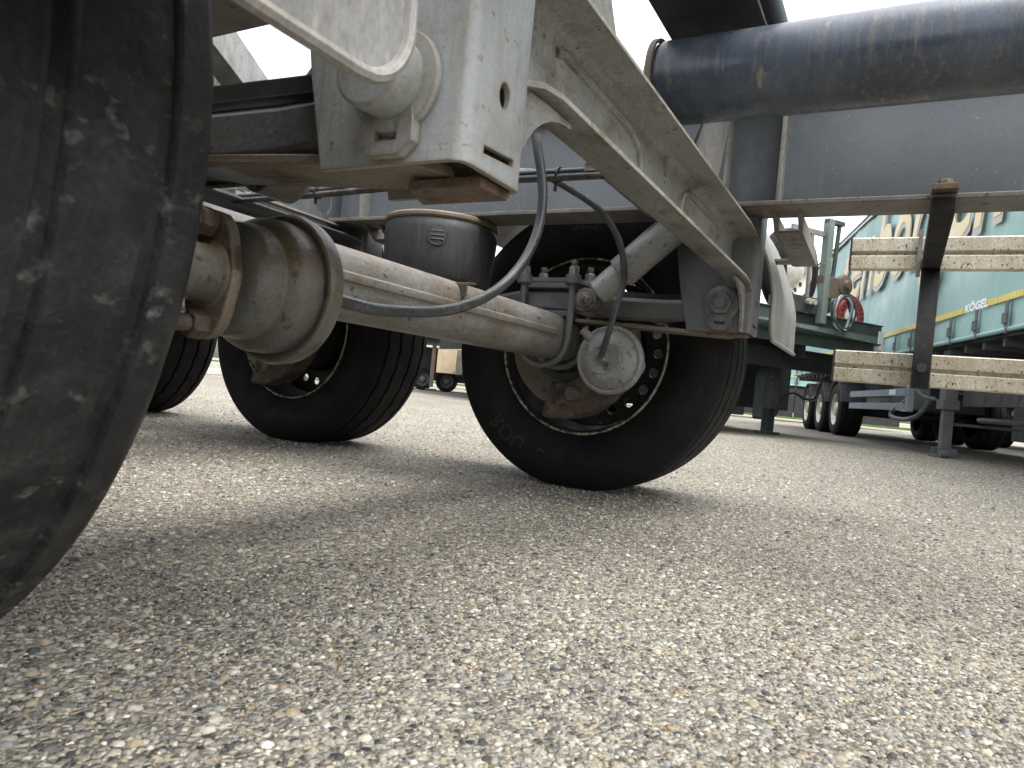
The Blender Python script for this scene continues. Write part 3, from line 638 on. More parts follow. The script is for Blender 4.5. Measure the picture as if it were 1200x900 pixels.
def brake(sd, Ya):
    dy = Ya-AX
    b = MB(); b.lathe([(.0, .06), (.0, .212), (.016, .214), (.030, .214), (.046, .212), (.046, .06)], P(sd, .845, Ya, AZ), (sd, 0, 0), 60, closed=True); b.build('brake_disc', 'chamber', TR)
    b = MB(); cc = P(sd, .80, .75+dy, .425)
    pl = []
    for k in range(20):
        t_ = R(110)+R(160)*k/19; pl.append(P(sd, .765, AX+dy+.238*math.cos(t_+R(12)), AZ-.01+.238*math.sin(t_+R(12))))
    for k in range(20):
        t_ = R(270)-R(160)*k/19; pl.append(P(sd, .765, AX+dy+.120*math.cos(t_+R(12)), AZ-.01+.120*math.sin(t_+R(12))))
    b.prism(pl, (sd*.09, 0, 0)); cal = b.build('brake_caliper', 'rust', TR, .012, segs=3)
    for y_, z_, r_ in ((.885, .318, .023), (.775, .60, .020)):
        b = MB(); b.lathe([(0, 1e-4), (0, r_*.3), (-.002, r_*.32), (-.002, r_*.9), (.004, r_), (.06, r_)], P(sd, .735, y_+dy, z_), (sd, 0, 0), 28); b.build('guide_pin', 'chamber', cal)
    # hub inside the wheel, with nuts on a ring
    b = MB(); b.lathe([(.80, .10), (.80, .125), (.93, .125), (.95, .160), (1.125, .160), (1.125, .10), (1.22, .095), (1.24, .08), (1.24, 1e-4)], P(sd, 0, Ya, AZ), (sd, 0, 0), 40); hb = b.build('wheel_hub', 'black', TR)
    for k in range(10):
        a = 2*math.pi*k/10; b = MB(); b.nut(P(sd, 1.126, Ya+.135*math.cos(a), AZ+.135*math.sin(a)), (sd, 0, 0), .019, .03); b.build('wheel_nut', 'nut', hb)
def mudguard(sd, Ya, m):
    # curved plastic guard with a rounded inner lower corner and a rolled lip
    a0, a1, t, rc = (.764 if sd > 0 else .878), 1.283, .005, .050; dy = Ya-AX
    ctrl = [(.325, .519), (.3255, .53), (.326, .55), (.327, .58), (.331, .66), (.362, .765), (.425, .90), (.53, 1.01), (.70, 1.085), (.949, 1.105), (1.20, 1.075), (1.37, .99), (1.46, .88)]
    path = [(q_.x, q_.y) for q_ in spline([(y, z, 0) for y, z in ctrl], 5)]
    nA = 14; vs = []; f = []; edge = []
    for i, (y, z) in enumerate(path):
        y2, z2 = path[min(i+1, len(path)-1)]; y1, z1 = path[max(i-1, 0)]; L_ = math.hypot(y2-y1, z2-z1); ny, nz = (z2-z1)/L_, -(y2-y1)/L_
        h = max(0, z-.519) if i < 30 else 1
        ai = a0+(rc-math.sqrt(max(0, rc*rc-(rc-h)**2)) if h < rc else 0)
        edge.append((ai, y, z))
        for lay in (0, 1):
            for k in range(nA+1):
                u_ = k/nA; a = ai+(a1-ai)*u_
                crown = .004*math.sin(math.pi*u_)+.003*math.cos(u_*math.pi*6)
                o_ = -crown+(t if lay else 0)
                vs.append(P(sd, a, y+dy+ny*o_, z+nz*o_))
    n = 2*(nA+1)
    for i in range(len(path)-1):
        for k in range(nA):
            f += [(i*n+k, i*n+k+1, (i+1)*n+k+1, (i+1)*n+k), (i*n+nA+1+k, (i+1)*n+nA+1+k, (i+1)*n+nA+2+k, i*n+nA+2+k)]
        f += [(i*n, (i+1)*n, (i+1)*n+nA+1, i*n+nA+1), (i*n+nA, i*n+2*nA+1, (i+1)*n+2*nA+1, (i+1)*n+nA)]
    for i in (0, len(path)-1):
        for k in range(nA): f.append((i*n+k, i*n+nA+1+k, i*n+nA+2+k, i*n+k+1))
    b = MB(); b.add(vs, f); mg = b.build('mudguard', m, TR, smooth=50)
    lip = [P(sd, a1, .322+dy, .519)]+[P(sd, a1-(a1-edge[0][0])*k/6, .322+dy, .5185) for k in range(1, 6)]+[P(sd, a, y-.003+dy, z) for a, y, z in edge[:-4]]
    b = MB(); b.tube(lip, .0055, 8); b.build('rolled_edge', m, mg)
    # stay from the beam
    b = MB(); yb = Ya-.70
    for o_ in (0, .06): b.prism([P(sd, .60, yb+o_, .826), P(sd, .66, yb+o_, .785), P(sd, 1.03, yb+o_, .770), P(sd, 1.03, yb+o_, .800), P(sd, .74, yb+o_, .826)], (0, .010, 0))
    b.prism([P(sd, .655, yb+.01, .785), P(sd, 1.03, yb+.01, .770), P(sd, 1.03, yb+.01, .776), P(sd, .655, yb+.01, .791)], (0, .05, 0))
    b.prism([P(sd, .98, yb+.005, .776), P(sd, 1.028, yb+.005, .775), P(sd, 1.028, yb+.135, .775), P(sd, .98, yb+.135, .776)], (0, 0, .008)); b.build('mudguard_stay', 'flange', mg, .001)
def channel(Ya):
    dy = Ya-AX; X0, X1 = CX-.650, CX+.650
    # pressed C-section between the hangers, open forward, bottom edge arched at both ends
    N_ = 28; yb, ye = .425, .357; vs = []; f = []; t = .006
    for i in range(N_+1):
        u_ = i/N_; x = X0+(X1-X0)*u_; e = min(u_, 1-u_)*(X1-X0)
        drop = .022*max(0, 1-e/.10)**2
        zl = .652-drop; zu = .790-.6*drop
        wl = ye
        sec = [(wl, zl-.001), (wl, zl+t), (yb-.018, zl+t), (yb-.006, zl+t+.008), (yb-t, zl+.022), (yb-t, zu-.022), (yb-.010, zu-t-.006), (yb-.020, zu-t), (wl, zu-t), (wl, zu), (yb-.016, zu), (yb-.003, zu-.008), (yb, zu-.02), (yb, zl+.02), (yb-.002, zl+.006), (yb-.014, zl-.001)]
        vs += [(x, y+dy, z) for y, z in sec]
    n = 16
    for i in range(N_):
        for k in range(n): f.append((i*n+k, i*n+(k+1) % n, (i+1)*n+(k+1) % n, (i+1)*n+k))
    f += [tuple(range(n))[::-1], tuple(range(N_*n, N_*n+n))]
    b = MB(); b.add(vs, f); cmat = 'channel' if dy < .5 else 'shadeframe'; cm = b.build('channel_brace', cmat, TR, .001, segs=1)
    # pressed bead in the web
    for sx in (-1, 1):
        b = MB(); yy = yb-.0062+dy; xa, xb = CX+sx*.47, CX+sx*.13
        pts = [(xa, .755), (xa+(-sx)*.02, .762), (xb+sx*.06, .759), (xb+sx*.015, .745), (xb, .72), (xb+sx*.006, .695)]
        b.tube([(x, yy, z) for x, z in pts], .0075, 8); b.build('pressed_bead', 'channel', cm)
    # fillet plates easing the channel into each hanger
    for sd in (1, -1):
        b = MB(); pl = [(.642, .522), (.642, .640), (.56, .645), (.50, .645), (.50, .640)]
        pl += [(.50+.125*math.sin(t_), .640-.105*(1-math.cos(t_))) for t_ in np.linspace(.25, math.pi/2, 8)]+[(.628, .522)]
        b.prism([P(sd, a, .372+dy, z) for a, z in pl], (0, .008, 0)); b.build('fillet_plate', cmat, cm, .001)
    # gussets up to the beams with a slim window
    for sd in (1, -1):
        b = MB(); Y0 = .431+dy
        out = [(.17, .788), (.30, .95), (.36, 1.117), (.50, 1.117), (.599, 1.117), (.599, .86), (.62, .80), (.60, .70), (.40, .70), (.20, .74)]
        inn = [(.475, .885), (.505, .96), (.535, 1.03), (.545, 1.045), (.552, 1.03), (.552, .95), (.552, .88), (.535, .85), (.50, .85), (.48, .865)]
        b.ring_prism([P(sd, a, Y0, z) for a, z in out], [P(sd, a, Y0, z) for a, z in inn], (0, .008, 0)); b.build('gusset', 'frame' if dy < .5 else 'shadeframe', cm, .0015)
def axle(Ya):
    b = MB(); r_ = .0675; sg = 48; vs = []; f = []
    st_ = [(-.94, .72, 2), (-.88, .74, 2), (-.82, .97, 2.2), (-.74, 1, 3.4), (.74, 1, 3.4), (.82, .97, 2.2), (.88, .74, 2), (.94, .72, 2)]
    for x, k, e in st_:
        for i in range(sg):
            a = 2*math.pi*i/sg; c, s_ = math.cos(a), math.sin(a); q_ = (abs(c)**e+abs(s_)**e)**(-1/e); vs.append((CX+x, Ya+r_*k*q_*c, .486+r_*k*q_*s_))
    for i in range(len(st_)-1):
        for k in range(sg): f.append((i*sg+k, i*sg+(k+1) % sg, (i+1)*sg+(k+1) % sg, (i+1)*sg+k))
    f += [tuple(range(sg))[::-1], tuple(range((len(st_)-1)*sg, len(st_)*sg))]
    b.add(vs, f); ax = b.build('axle_beam', 'axle', TR)
    # forged seam running along the tube
    for s_ in (-1, 1):
        b = MB(); vs = []; f = []
        prof = [(-.011, .0665), (-.007, .0715), (0, .0728), (.007, .0715), (.011, .0665)]
        for x in (CX-.60, CX-.58, CX+.58, CX+.60):
            k_ = .9 if x in (CX-.60, CX+.60) else 1
            for z, y in prof: vs.append((x, Ya+s_*y*k_, .492+z))
        for i in range(3):
            for k in range(4): f.append((i*5+k, i*5+k+1, (i+1)*5+k+1, (i+1)*5+k))
        b.add(vs, f); b.build('seam', 'axle', ax)
    b = MB(); b.box((CX+.075, Ya-.070, .545), (.016, .05, .004)); b.box((CX+.068, Ya-.066, .530), (.004, .03, .03)); b.build('hose_clip', 'chamber', ax, .001)
for i in range(3):
    Ya = AX+i*S
    axle(Ya); channel(Ya)
    for sd in (1, -1):
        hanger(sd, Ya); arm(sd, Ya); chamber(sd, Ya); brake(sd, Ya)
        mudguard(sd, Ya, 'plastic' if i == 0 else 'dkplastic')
# brake hoses and the bundle of air pipes
nc = Vector((CX-.575+.03, .718, .424)); fc = Vector((CX+.575-.03, .722, .426))
b = MB(); b.tube(spline([nc, (.78, .72, .424), (.876, .718, .424), (1.04, .712, .448), (1.17, .70, .50), (1.255, .69, .57), (1.302, .685, .65), (1.318, .69, .74), (1.32, .72, .86)]), .0103, 14); b.build('brake_hose', 'hose', TR)
b = MB(); b.tube(spline([fc, (1.79, .70, .478), (1.79, .682, .56), (1.80, .672, .64), (1.79, .69, .735), (1.75, .735, .81), (1.68, .80, .853), (1.56, .84, .862), (1.42, .86, .815), (1.40, .98, .797)]), .0088, 14); b.build('brake_hose', 'hose', TR)
for q_, (dz, dx, r_) in enumerate(((0, 0, .008), (.014, .006, .007), (.004, .016, .0075))):
    b = MB(); b.tube(spline([(1.40+dx, .45, .790+dz), (1.40+dx, .75, .794+dz), (1.40+dx, 1.05, .797+dz), (1.40+dx, 1.55, .786+dz), (1.41+dx, 2.2, .79+dz), (1.42+dx, 3.6, .80+dz)]), r_, 10); b.build('air_pipe', 'pipe', TR)
for y_ in (.70, 1.06, 1.42, 1.9):
    b = MB(); b.lathe([(-.003, .0150), (-.003, .0170), (.003, .0170), (.003, .0150)], (1.407, y_, .802-.006*(y_ > 1.2)), (0, 1, 0), 14, closed=True); b.box((1.407, y_+.006, .775), (.006, .006, .02)); b.build('cable_tie', 'pipe', TR)
# pipe carriers from the beam
for y_ in (.62, 1.75):
    b = MB(); b.box((1.62, y_, .819), (.45, .03, .006)); b.box((1.412, y_, .812), (.03, .03, .020)); b.build('pipe_carrier', 'frame', TR, .001)

# ------------------------------------------------------------------ parked trailers behind
def xform(origin, heading):
    return Matrix.Translation(Vector(origin)) @ Matrix.Rotation(heading, 4, 'Z')
def road_wheel(xf, c, ax, rad, wd, parent, rimm='alu'):
    # ax points outward; tyre with shoulder grooves, dished rim with slots and hub
    b = MB(xf); r_ = rad; h = wd/2
    b.lathe([(-h+.02, r_*.60), (-h, r_*.72), (-h+.01, r_*.90), (-h+.04, r_*.985), (-h*.4-.01, r_), (-h*.4, r_-.012), (-h*.4+.012, r_-.012), (-h*.4+.022, r_), (h*.4-.022, r_), (h*.4-.012, r_-.012), (h*.4, r_-.012), (h*.4+.01, r_), (h-.04, r_*.985), (h-.01, r_*.90), (h, r_*.72), (h-.02, r_*.60)], c, ax, 44)
    ty = b.build('wheel', 'tyre', parent)
    b = MB(xf); b.lathe([(h-.015, r_*.605), (h-.03, r_*.56), (h-.09, r_*.52), (h-.10, r_*.40), (h-.07, r_*.30), (h-.05, r_*.27), (h-.02, r_*.24), (h-.01, r_*.12), (h-.005, 1e-4)], c, ax, 40); ri = b.build('rim', rimm, ty)
    A, u_, v_ = frame_of(ax); c = Vector(c)
    b = MB(xf)
    for k in range(10):
        a = 2*math.pi*k/10; d = u_*math.cos(a)+v_*math.sin(a); b.cyl(c+A*(h-.105)+d*r_*.46, c+A*(h-.084)+d*r_*.46, r_*.055, 10)
    b.build('hand_holes', 'black', ty)
    return ty
def curtainsider(w0, head, label, text=True, group=None):
    # local frame: x along the trailer (away from us), y to its left side; side wall at y=0, body towards -y
    xf = xform((w0[0], w0[1], 0), head)
    root = empty('curtainside_trailer', (w0[0], w0[1], 0), label, 'trailer', group)
    x0, x1, zt = -10.5, 4.7, 3.46
    # curtain: gently rippled sheet with a slack hem
    nx, nz = 230, 26; vs = []; f = []
    for i in range(nx+1):
        x = x0+(x1-x0)*i/nx; ph = (x/.62) % 1
        for k in range(nz+1):
            v_ = k/nz; z = 1.185+(zt-.10-1.185)*v_
            rip = .004*math.sin(x*9+1.3*math.sin(z*1.1)+2*math.sin(x*.7))+.002*math.sin(x*23+z*2+3*math.sin(x*1.3))+.012*math.sin(x*2.1+z*.8)
            low = max(0, 1-(z-1.185)/.30); bag = low*(.030*math.sin(math.pi*ph)+.012*math.sin(x*31+z*14))
            sag = -low*low*.012*math.sin(math.pi*ph)
            vs.append((x, .02+rip*(.3+.7*min(1, (z-1.15)))+bag, z+sag))
    for i in range(nx):
        for k in range(nz): a = i*(nz+1)+k; f.append((a, a+nz+1, a+nz+2, a+1))
    b = MB(xf); b.add(vs, f); cu = b.build('curtain', 'tarp', root, recalc=False)
    b = MB(xf); b.tube([(x0+(x1-x0)*i/200, .03+.030*math.sin(math.pi*(((x0+(x1-x0)*i/200)/.62) % 1)), 1.183-.012*math.sin(math.pi*(((x0+(x1-x0)*i/200)/.62) % 1))) for i in range(201)], .022, 8); b.build('hem', 'tarp', cu)
    b = MB(xf); b.add([(x0, .052, 1.425), (x1, .052, 1.425), (x1, .052, 1.48), (x0, .052, 1.48)], [(0, 1, 2, 3)]); 
    # tape in short retroreflective blocks
    b = MB(xf); x = x0
    while x < x1-.1:
        if not (text and -5.78 < x+.02 < -5.26): b.span((x, .045, 1.425), (x+.052, .052, 1.482))
        x += .058
    tag(b.build('reflective_tape', 'yellow', cu), kind='stuff')
    for i in range(int((x1-x0)/.62)):
        x = math.ceil(x0/.62)*.62+i*.62
        b = MB(xf); b.box((x, .060, 1.31), (.06, .008, .22)); b.box((x, .070, 1.27), (.085, .02, .09)); b.box((x, .05, 1.17), (.035, .02, .05)); b.build('buckle', 'leg', cu, .002)
    # body box: far wall, roof, ends and floor
    b = MB(xf); b.span((x0, -2.5, 1.19), (x1, -2.46, zt-.05)); b.span((x0, -2.46, zt-.06), (x1, -.0, zt-.04)); b.span((x0, -2.46, 1.2), (x0+.05, -.0, zt-.06)); b.span((x1-.05, -2.46, 1.2), (x1, -.0, zt-.06)); b.build('body_walls', 'wpaint', root)
    for z in (zt-.10, zt-.02):
        b = MB(xf); b.span((x0, -.01, z), (x1, .05, z+.03)); b.build('roof_rail', 'dark', root, .004)
    b = MB(xf); b.span((x0, .0, zt-.07), (x1, .035, zt-.02)); b.build('roof_edge', 'white', root)
    b = MB(xf); b.span((x0, -2.5, 1.13), (x1, 0, 1.19)); b.build('floor', 'dark', root)
    for k in range(36):
        x = x0+.3+k*.42; b = MB(xf); b.span((x, -2.45, 1.06), (x+.05, -.03, 1.13)); b.build('floor_bearer', 'leg', root)
    for y in (-.70, -1.80):
        b = MB(xf); b.span((x0+2, y-.01, .74), (x1-.1, y+.01, 1.06)); b.span((x0+2, y-.07, .72), (x1-.1, y+.07, .74)); b.build('chassis_beam', 'dark', root, .002)
    # long side member with round holes ahead of the legs
    b = MB(xf); b.span((-9.5, -.17, .54), (-4.9, -.13, .70)); sm = b.build('side_member', 'dark', root, .004)
    for k in range(11):
        b = MB(xf); b.cyl((-5.4-k*.34, -.131, .625), (-5.4-k*.34, -.126, .625), .05, 20); b.build('round_hole', 'black', sm)
    for k in range(3):
        x = .38+k*1.36
        for y, s_ in ((-.19, 1), (-2.31, -1)): road_wheel(xf, (x, y, .445), (0, s_, 0), .45, .40, root)
        b = MB(xf); b.cyl((x, -.3, .445), (x, -2.2, .445), .07, 16); b.build('axle', 'dark', root)
        b = MB(xf); b.lathe([(0, .50), (0, .515), (.40, .515), (.40, .50)], (x, -.39, .445), (0, 1, 0), 20, closed=True, a0=R(-75)-math.pi/2, a1=R(75)-math.pi/2); b.build('wheel_arch', 'dkplastic', root)
    # landing legs
    for y in (-.10, -2.3):
        b = MB(xf); b.span((-4.68, y-.07, .56), (-4.54, y+.07, 1.12)); lg = b.build('landing_leg', 'leg', root, .012)
        b = MB(xf); b.span((-4.70, y-.085, .50), (-4.52, y+.085, .60)); b.build('leg_collar', 'leg', lg, .008)
        b = MB(xf); b.span((-4.66, y-.05, .05), (-4.56, y+.05, .52)); b.build('inner_leg', 'leg', lg, .006)
        b = MB(xf); b.span((-4.74, y-.11, .0), (-4.48, y+.11, .03)); b.span((-4.72, y-.09, .03), (-4.69, y+.09, .10)); b.span((-4.53, y-.09, .03), (-4.50, y+.09, .10)); b.cyl((-4.80, y+.02, .04), (-4.80, y+.10, .04), .04, 14); b.build('foot', 'leg', lg, .004)
    b = MB(xf); b.tube(spline([(-4.5, -.02, .60), (-4.2, .02, .64), (-3.95, .02, .74), (-3.92, .02, .82)]), .016, 8); b.build('crank_handle', 'leg', root)
    b = MB(xf); b.tube(spline([(-3.3, -.1, .62), (-2.9, -.02, .42), (-3.4, -.02, .36), (-3.95, -.02, .42), (-4.3, -.05, .62)]), .028, 8); b.build('bent_tube', 'leg', root)
    b = MB(xf); b.span((-4.6, -2.3, .34), (-4.52, -.1, .37)); b.tube([(-4.62, -.4, .42), (-5.6, -.4, .42), (-6.2, -.4, .62)], .03, 8); b.build('cross_bar', 'leg', root)
    # side guard rails behind the legs
    for z in (.47, .65):
        b = MB(xf); b.span((-3.45, -.06, z), (-.55, -.03, z+.09)); b.build('side_guard_rail', 'blue', root, .004)
    b = MB(xf); b.span((-3.50, -.10, .46), (-3.40, -.03, .76)); b.build('guard_end', 'blue', root, .004)
    b = MB(xf); b.span((-3.0, -.028, .665), (-2.72, -.026, .735)); b.build('maker_plate', 'white', root)
    for pa, pb in (((-2.9, -1.1, .50), (-1.3, -.45, .95)), ((-9.2, -2.2, .32), (-6.3, -1.2, .95))):
        b = MB(xf); b.span(pa, pb); b.build('pallet_box', 'dark', root, .02)
    if not text:
        for k in range(6):
            b = MB(xf); b.span((-9.9+k*1.55, -.06, .16), (-9.9+k*1.55+1.53, -.03, 1.10)); b.build('shadow_panel', 'dark', root, .006)  # dark panels standing in for the shadow and tyres underneath
    if text:
        def put(word, x, z, size, m, name, shear=0, bold=0, y=.068, sx=1):
            vs, fs = text_mesh(word, size, shear, bold)
            b = MB(xf); # read from outside: runs towards -x
            b.add([(x-v.x*sx, y, z+v.y) for v in vs], fs); o = b.build(name, m, cu, recalc=False); return o
        put('renborgen', .40, 2.19, 1.72, 'gold', 'lettering_outline', .25, .045, .062, .88)
        put('renborgen', .40, 2.23, 1.72, 'cream', 'lettering', .25, .012, .066, .88)
        put('KÖGEL', -5.28, 1.425, .105, 'white', 'lettering', .1, .004, .060, 1.55)
        b = MB(xf); b.span((-4.38, .058, 1.50), (-4.24, .062, 1.84)); b.build('sticker', 'cream', cu)
        b = MB(xf); b.span((-4.37, .0625, 1.78), (-4.25, .0635, 1.85)); 
        for k in range(5): b.span((-4.36, .0625, 1.53+k*.05), (-4.27, .0635, 1.55+k*.05))
        b.build('sticker_print', 'brown', cu)
    return root
cs1 = curtainsider((13.09, .86), R(15.4), 'teal curtainside trailer with cream lettering and yellow reflective tape', True)
n_ = Vector((math.sin(R(15.4)), -math.cos(R(15.4)), 0)); d_ = Vector((math.cos(R(15.4)), math.sin(R(15.4)), 0))
p2 = Vector((13.09, .86, 0))+n_*3.6+d_*3.2
cs2 = curtainsider((p2.x, p2.y), R(15.4), 'plain trailer parked behind the teal curtainside trailer, only its dark underside showing', False)

cs3 = curtainsider((22.5, 9.5), R(104), 'plain trailer standing crosswise far behind the green flatbed', False)
# green flatbed with posts, spare wheel and winch gear on its deck
GH = R(-34); GO = (9.425, .68)
gx = xform((GO[0], GO[1], 0), GH)      # local x to the right along the end beam, local y away
GT = empty('flatbed_trailer', (GO[0], GO[1], 0), 'weathered green flatbed trailer with tall post and spare wheel at its end', 'trailer')
b = MB(gx); b.span((-2.2, 0, 1.27), (.82, .012, 1.37)); b.span((-2.2, .0, 1.355), (.82, .07, 1.37)); b.span((-2.2, 0, 1.27), (.82, .07, 1.285)); b.build('end_beam', 'green', GT, .004)
b = MB(gx); b.span((-2.2, .10, 1.37), (.90, .13, 1.53)); b.span((-2.2, .08, 1.52), (.90, .16, 1.535)); b.build('top_rail', 'dgreen', GT, .004)
b = MB(gx); b.span((-2.2, .08, 1.13), (.84, .11, 1.30)); b.build('lower_skirt', 'dgreen', GT, .004)
b = MB(gx); b.span((-2.2, .16, 1.33), (.85, 9.5, 1.37)); b.build('deck', 'dark', GT, .004)
for x in (-1.5, -.35):
    b = MB(gx); b.span((x-.07, .2, 1.00), (x+.07, 9.4, 1.015)); b.span((x-.01, .2, 1.015), (x+.01, 9.4, 1.33)); b.build('chassis_beam', 'dark', GT, .002)
for k in range(10):
    b = MB(gx); b.span((-2.15, .8+k*.9, 1.24), (.80, .87+k*.9, 1.33)); b.build('deck_bearer', 'leg' if k < 3 else 'dark', GT)
b = MB(gx); b.span((.70, -.012, 1.28), (.80, -.001, 1.44)); b.build('marker_plate', 'white', GT, .002)
b = MB(gx); b.cyl((.79, -.012, 1.235), (.79, .09, 1.235), .045, 20); b.build('marker_lamp', 'white', GT)
b = MB(gx); b.span((-.40, -.03, 1.40), (-.305, .06, 2.66)); po = b.build('post', 'green', GT, .008)
b = MB(gx); b.tube([(-.17, .02, 2.62), (-.20, .02, 2.1), (-.245, .02, 1.55)], .026, 10); b.span((-.40, -.02, 2.61), (-.12, .05, 2.66)); b.build('stay_tube', 'dgreen', po)
b = MB(gx); b.span((-.95, .02, 2.44), (-.39, .05, 2.50)); b.span((-.62, .02, 1.5), (-.58, .05, 2.44)); b.build('cross_rail', 'frame', po)
sw = road_wheel(gx, (-.50, .42, 2.06), (.25, -1, 0), .52, .30, GT, 'wpaint')
b = MB(gx); b.span((-.90, .02, 1.50), (-.42, .34, 1.70)); bl = b.build('valve_block', 'dark', GT, .01)
for x in (-.60, -.52):
    b = MB(gx); b.cyl((x, .02, 1.64), (x, -.03, 1.64), .035, 14); b.build('knob', 'alu', bl)
b = MB(gx); b.prism([(-.42, -.02, 1.98), (-.05, -.02, 1.98), (-.03, -.02, 1.80), (-.15, -.02, 1.74), (-.36, -.02, 1.70)], (0, .10, 0)); wn = b.build('winch', 'brown', GT, .008)
b = MB(gx); b.lathe([(-.05, .02), (-.05, .135), (-.03, .14), (-.02, .125), (.0, .12), (.015, .06), (.05, .05), (.055, 1e-4)], (-.02, -.03, 1.91), (0, -1, 0), 30); b.build('winch_drum', 'brown', wn)
b = MB(gx); b.lathe([(0, .13), (0, .235), (.02, .245), (.05, .24), (.05, .13)], (.42, .24, 1.60), (0, -1, 0), 44, closed=True); rd = b.build('red_ring', 'red', GT)
b = MB(gx)
for k in range(20):
    a = 2*math.pi*k/20; b.box((.42+.185*math.cos(a), .1885, 1.60+.185*math.sin(a)), (.05, .006, .022), Matrix.Rotation(-a, 3, 'Y'))
b.build('slots', 'black', rd)
b = MB(gx); b.lathe([(0, 1e-4), (0, .125), (.03, .128), (.045, .10), (.05, 1e-4)], (.42, .24, 1.60), (0, -1, 0), 32); b.build('hub_cap', 'white', rd)
b = MB(gx); b.prism([(.42+.31*math.cos(R(a)), .26, 1.60+.31*math.sin(R(a))) for a in (10, 30, 45, 60, 90, 120, 150, 170)], (0, .08, 0)); b.build('guard', 'leg', rd, .01)
# landing legs, mudguard and clutter below
for x in (-.02, -1.7):
    b = MB(gx); b.span((x-.08, .90, .34), (x+.08, 1.06, 1.33)); lg = b.build('landing_leg', 'leg', GT, .01)
    b = MB(gx); b.span((x-.06, .92, .03), (x+.06, 1.04, .36)); b.span((x-.12, .86, 0), (x+.12, 1.10, .035)); b.build('inner_leg', 'dark', lg, .006)
    for z in (.60, .68, .76, .86):
        b = MB(gx); b.cyl((x-.10, .895, z), (x-.10, .88, z), .016, 10); b.build('bolt', 'nut', lg)
pts = [(-.42, .80, .22), (-.42, .80, .70)]+[(-.42+.28*(1-math.cos(R(t_))), .80, .70+.30*math.sin(R(t_))) for t_ in (20, 40, 60, 80, 90)]+[(.6, .80, 1.0)]
b = MB(gx); vs = []; f = []
for p_ in pts: vs += [(p_[0], .72, p_[2]), (p_[0], .88, p_[2]), (p_[0]+.03, .88, p_[2]-.03), (p_[0]+.03, .72, p_[2]-.03)]
for i in range(len(pts)-1):
    for k in range(4): f.append((i*4+k, i*4+(k+1) % 4, (i+1)*4+(k+1) % 4, (i+1)*4+k))
f += [(0, 1, 2, 3), tuple(len(vs)-4+i for i in range(4))]
b.add(vs, f); b.build('mud_flap', 'dgreen', GT)
b = MB(gx); b.tube(spline([(.02, .9, .25), (.12, .88, .50), (.30, .88, .58), (.55, .9, .52), (.75, .9, .56), (.88, .9, .85)]), .018, 8); b.build('air_line', 'hose', GT)
for pa, pb in (((-2.0, 1.6, .30), (-.9, 2.6, 1.0)), ((.35, 1.5, .75), (.75, 1.9, 1.10)), ((-2.2, 2.7, .22), (.35, 3.5, 1.0)), ((-.8, 3.7, .25), (.62, 5.7, 1.0)), ((-1.3, .50, .86), (.78, .58, 1.125)), ((-.9, 1.55, .33), (1.0, 1.9, 1.1)), ((.1, 2.4, .2), (1.0, 4.4, .9))):
    b = MB(gx); b.span(pa, pb); b.build('dark_filler', 'dark', GT, .02)  # dark blocks added to fill out the darkness under the deck
for k in range(2):
    for x, s_ in ((-1.95, -1), (.60, 1)): road_wheel(gx, (x, 4.2+k*1.3, .48), (s_, 0, 0), .485, .36, GT)
    b = MB(gx); b.cyl((-1.9, 4.2+k*1.3, .48), (.55, 4.2+k*1.3, .48), .07, 14); b.build('axle', 'dark', GT)
# coil of cable hung over the beam
cb = empty('cable_coil', gx @ Vector((-.08, -.04, 1.40)), 'coil of black and grey cable hung over the green flatbed end beam', 'cable')
for k, (rx, rz, cx_, mm) in enumerate(((.18, .20, -.08, 'hose'), (.165, .19, -.06, 'silver'), (.19, .185, -.09, 'hose'), (.15, .21, -.10, 'silver'), (.17, .215, -.07, 'hose'))):
    b = MB(gx); b.tube([(cx_+rx*math.cos(t_), -.045-.012*k+.02*math.sin(3*t_+k), 1.56+rz*math.sin(t_)) for t_ in np.linspace(0, 2*math.pi, 36, endpoint=False)], .014, 8, closed=True); b.build('loop', mm, cb)

# low trailer far off, seen between the two wheels
lx = xform((14.05, 9.75, 0), R(-55))
LT = empty('box_trailer', (14.05, 9.75, 0), 'distant low trailer with cream box between leg and small wheels', 'trailer')
b = MB(lx); b.span((-4.0, 0, 1.10), (4.0, .10, 1.30)); b.span((-4, 0, 1.30), (4, 2.4, 1.36)); b.build('frame', 'dark', LT, .01)
b = MB(lx); b.span((-.02, -.02, .46), (.44, .30, 1.10)); cb2 = b.build('cream_box', 'box', LT, .01)
b = MB(lx); b.cyl((.40, -.022, .50), (.40, -.03, .50), .018, 10); b.build('lock', 'black', cb2)
b = MB(lx); b.span((.442, -.01, .45), (.60, .3, 1.06)); b.build('side_panel', 'frame', LT, .01)
b = MB(lx); b.span((-.16, .05, .10), (-.06, .15, 1.12)); lg = b.build('landing_leg', 'brown', LT, .01)
b = MB(lx); b.span((-.24, .0, 0), (.02, .22, .06)); b.build('foot', 'dark', lg, .008)
for x in (-.33, .26): road_wheel(lx, (x, .45, .27), (0, -1, 0), .27, .22, LT, 'leg')
for x in (-2.6, 2.9): road_wheel(lx, (x, .3, .45), (0, -1, 0), .45, .3, LT, 'leg')
b = MB(lx); b.cyl((-.33, .45, .27), (-.33, 2.2, .27), .05, 10); b.cyl((.26, .45, .27), (.26, 2.2, .27), .05, 10); b.span((-.9, 1.2, .25), (1.3, 2.3, 1.1)); b.build('undercarriage', 'dark', LT)

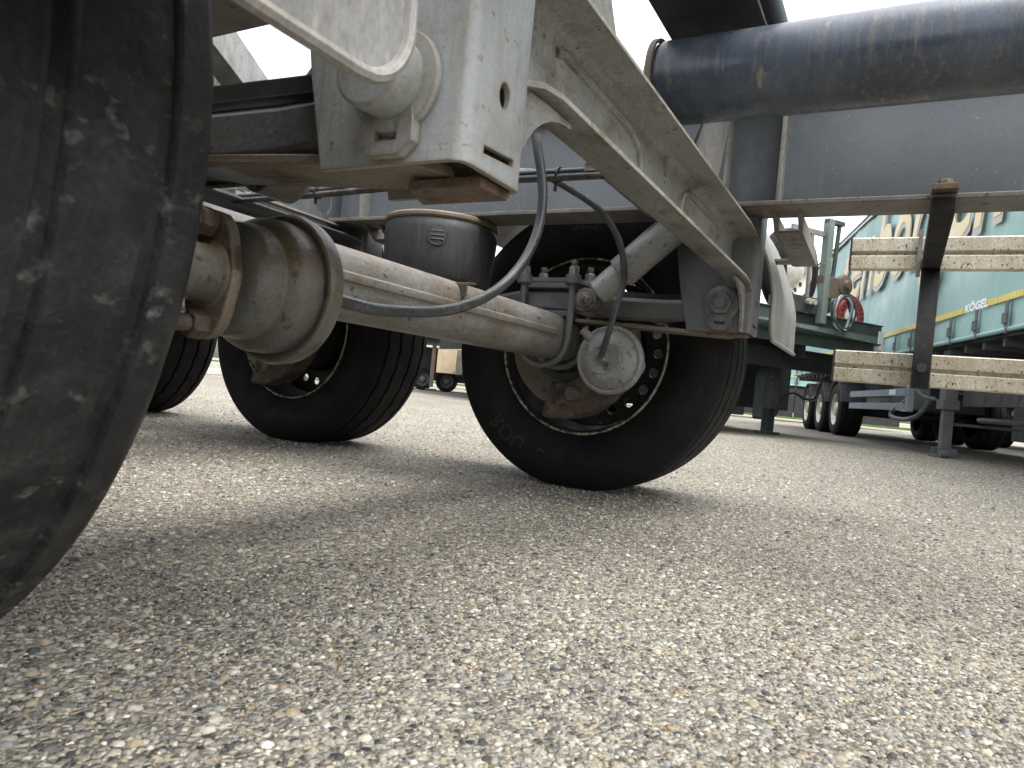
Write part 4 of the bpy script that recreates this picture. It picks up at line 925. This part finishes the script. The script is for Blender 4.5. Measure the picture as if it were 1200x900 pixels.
# verge with kerb, and a red skip on it
def verge(poly, label):
    b = MB(); b.prism([(x, y, .0) for x, y in poly], (0, 0, .11)); o = b.build('grass_verge', 'grass'); tag(o, kind='structure'); o['label'] = label
verge([(-40, 10.1), (9.9, 11.1), (10.6, 14), (10.6, 60), (-40, 60)], 'green grass verge beyond the lorry park kerb')
verge([(34, -60), (80, -60), (80, 60), (34, 60)], 'far grass verge behind the parked trailers')
def kerb(a, c):
    a = Vector((*a, 0)); c = Vector((*c, 0)); L_ = (c-a).length; n = int(L_/1.0); d = (c-a).normalized(); s_ = Vector((d.y, -d.x, 0))
    K = tag(empty('kerb', a), kind='structure')
    for i in range(n):
        p_ = a+d*(i+.5); b = MB(); b.box(p_+s_*.08+Vector((0, 0, .06)), (.985, .15, .125), Matrix.Rotation(math.atan2(d.y, d.x), 3, 'Z')); b.build('kerb_stone', 'kerb', K, .015)
kerb((-2, 10.86), (9.9, 11.1)); kerb((34, -6), (34, 14))
K0 = Vector((10.35, 14.6, 0))
sx = xform((8.6, 14.2, .11), R(20)); SK = empty('skip_container', (8.6, 14.2, .11), 'red steel skip on the grass beyond the kerb', 'skip')
b = MB(sx)
lo = [(-1.3, -.85, .12), (1.3, -.85, .12), (1.3, .85, .12), (-1.3, .85, .12)]; hi = [(-1.9, -.95, 1.25), (1.9, -.95, 1.25), (1.9, .95, 1.25), (-1.9, .95, 1.25)]
b.add(lo+hi, [(0, 3, 2, 1), (0, 1, 5, 4), (1, 2, 6, 5), (2, 3, 7, 6), (3, 0, 4, 7)]); b.build('body', 'red', SK, .01)
b = MB(sx); b.tube([(-1.9, -.95, 1.25), (1.9, -.95, 1.25), (1.9, .95, 1.25), (-1.9, .95, 1.25)], .05, 8, closed=True); b.build('rim', 'red', SK)
for x in (-.9, 0, .9):
    b = MB(sx); b.prism([(x-.05, -.86, .12), (x+.05, -.86, .12), (x+.05, -.99, 1.22), (x-.05, -.99, 1.22)], (0, .05, 0)); b.build('rib', 'red', SK, .006)
for x in (-.7, .7):
    b = MB(sx); b.span((x-.06, -.85, 0), (x+.06, .85, .125)); b.build('runner', 'dark', SK)
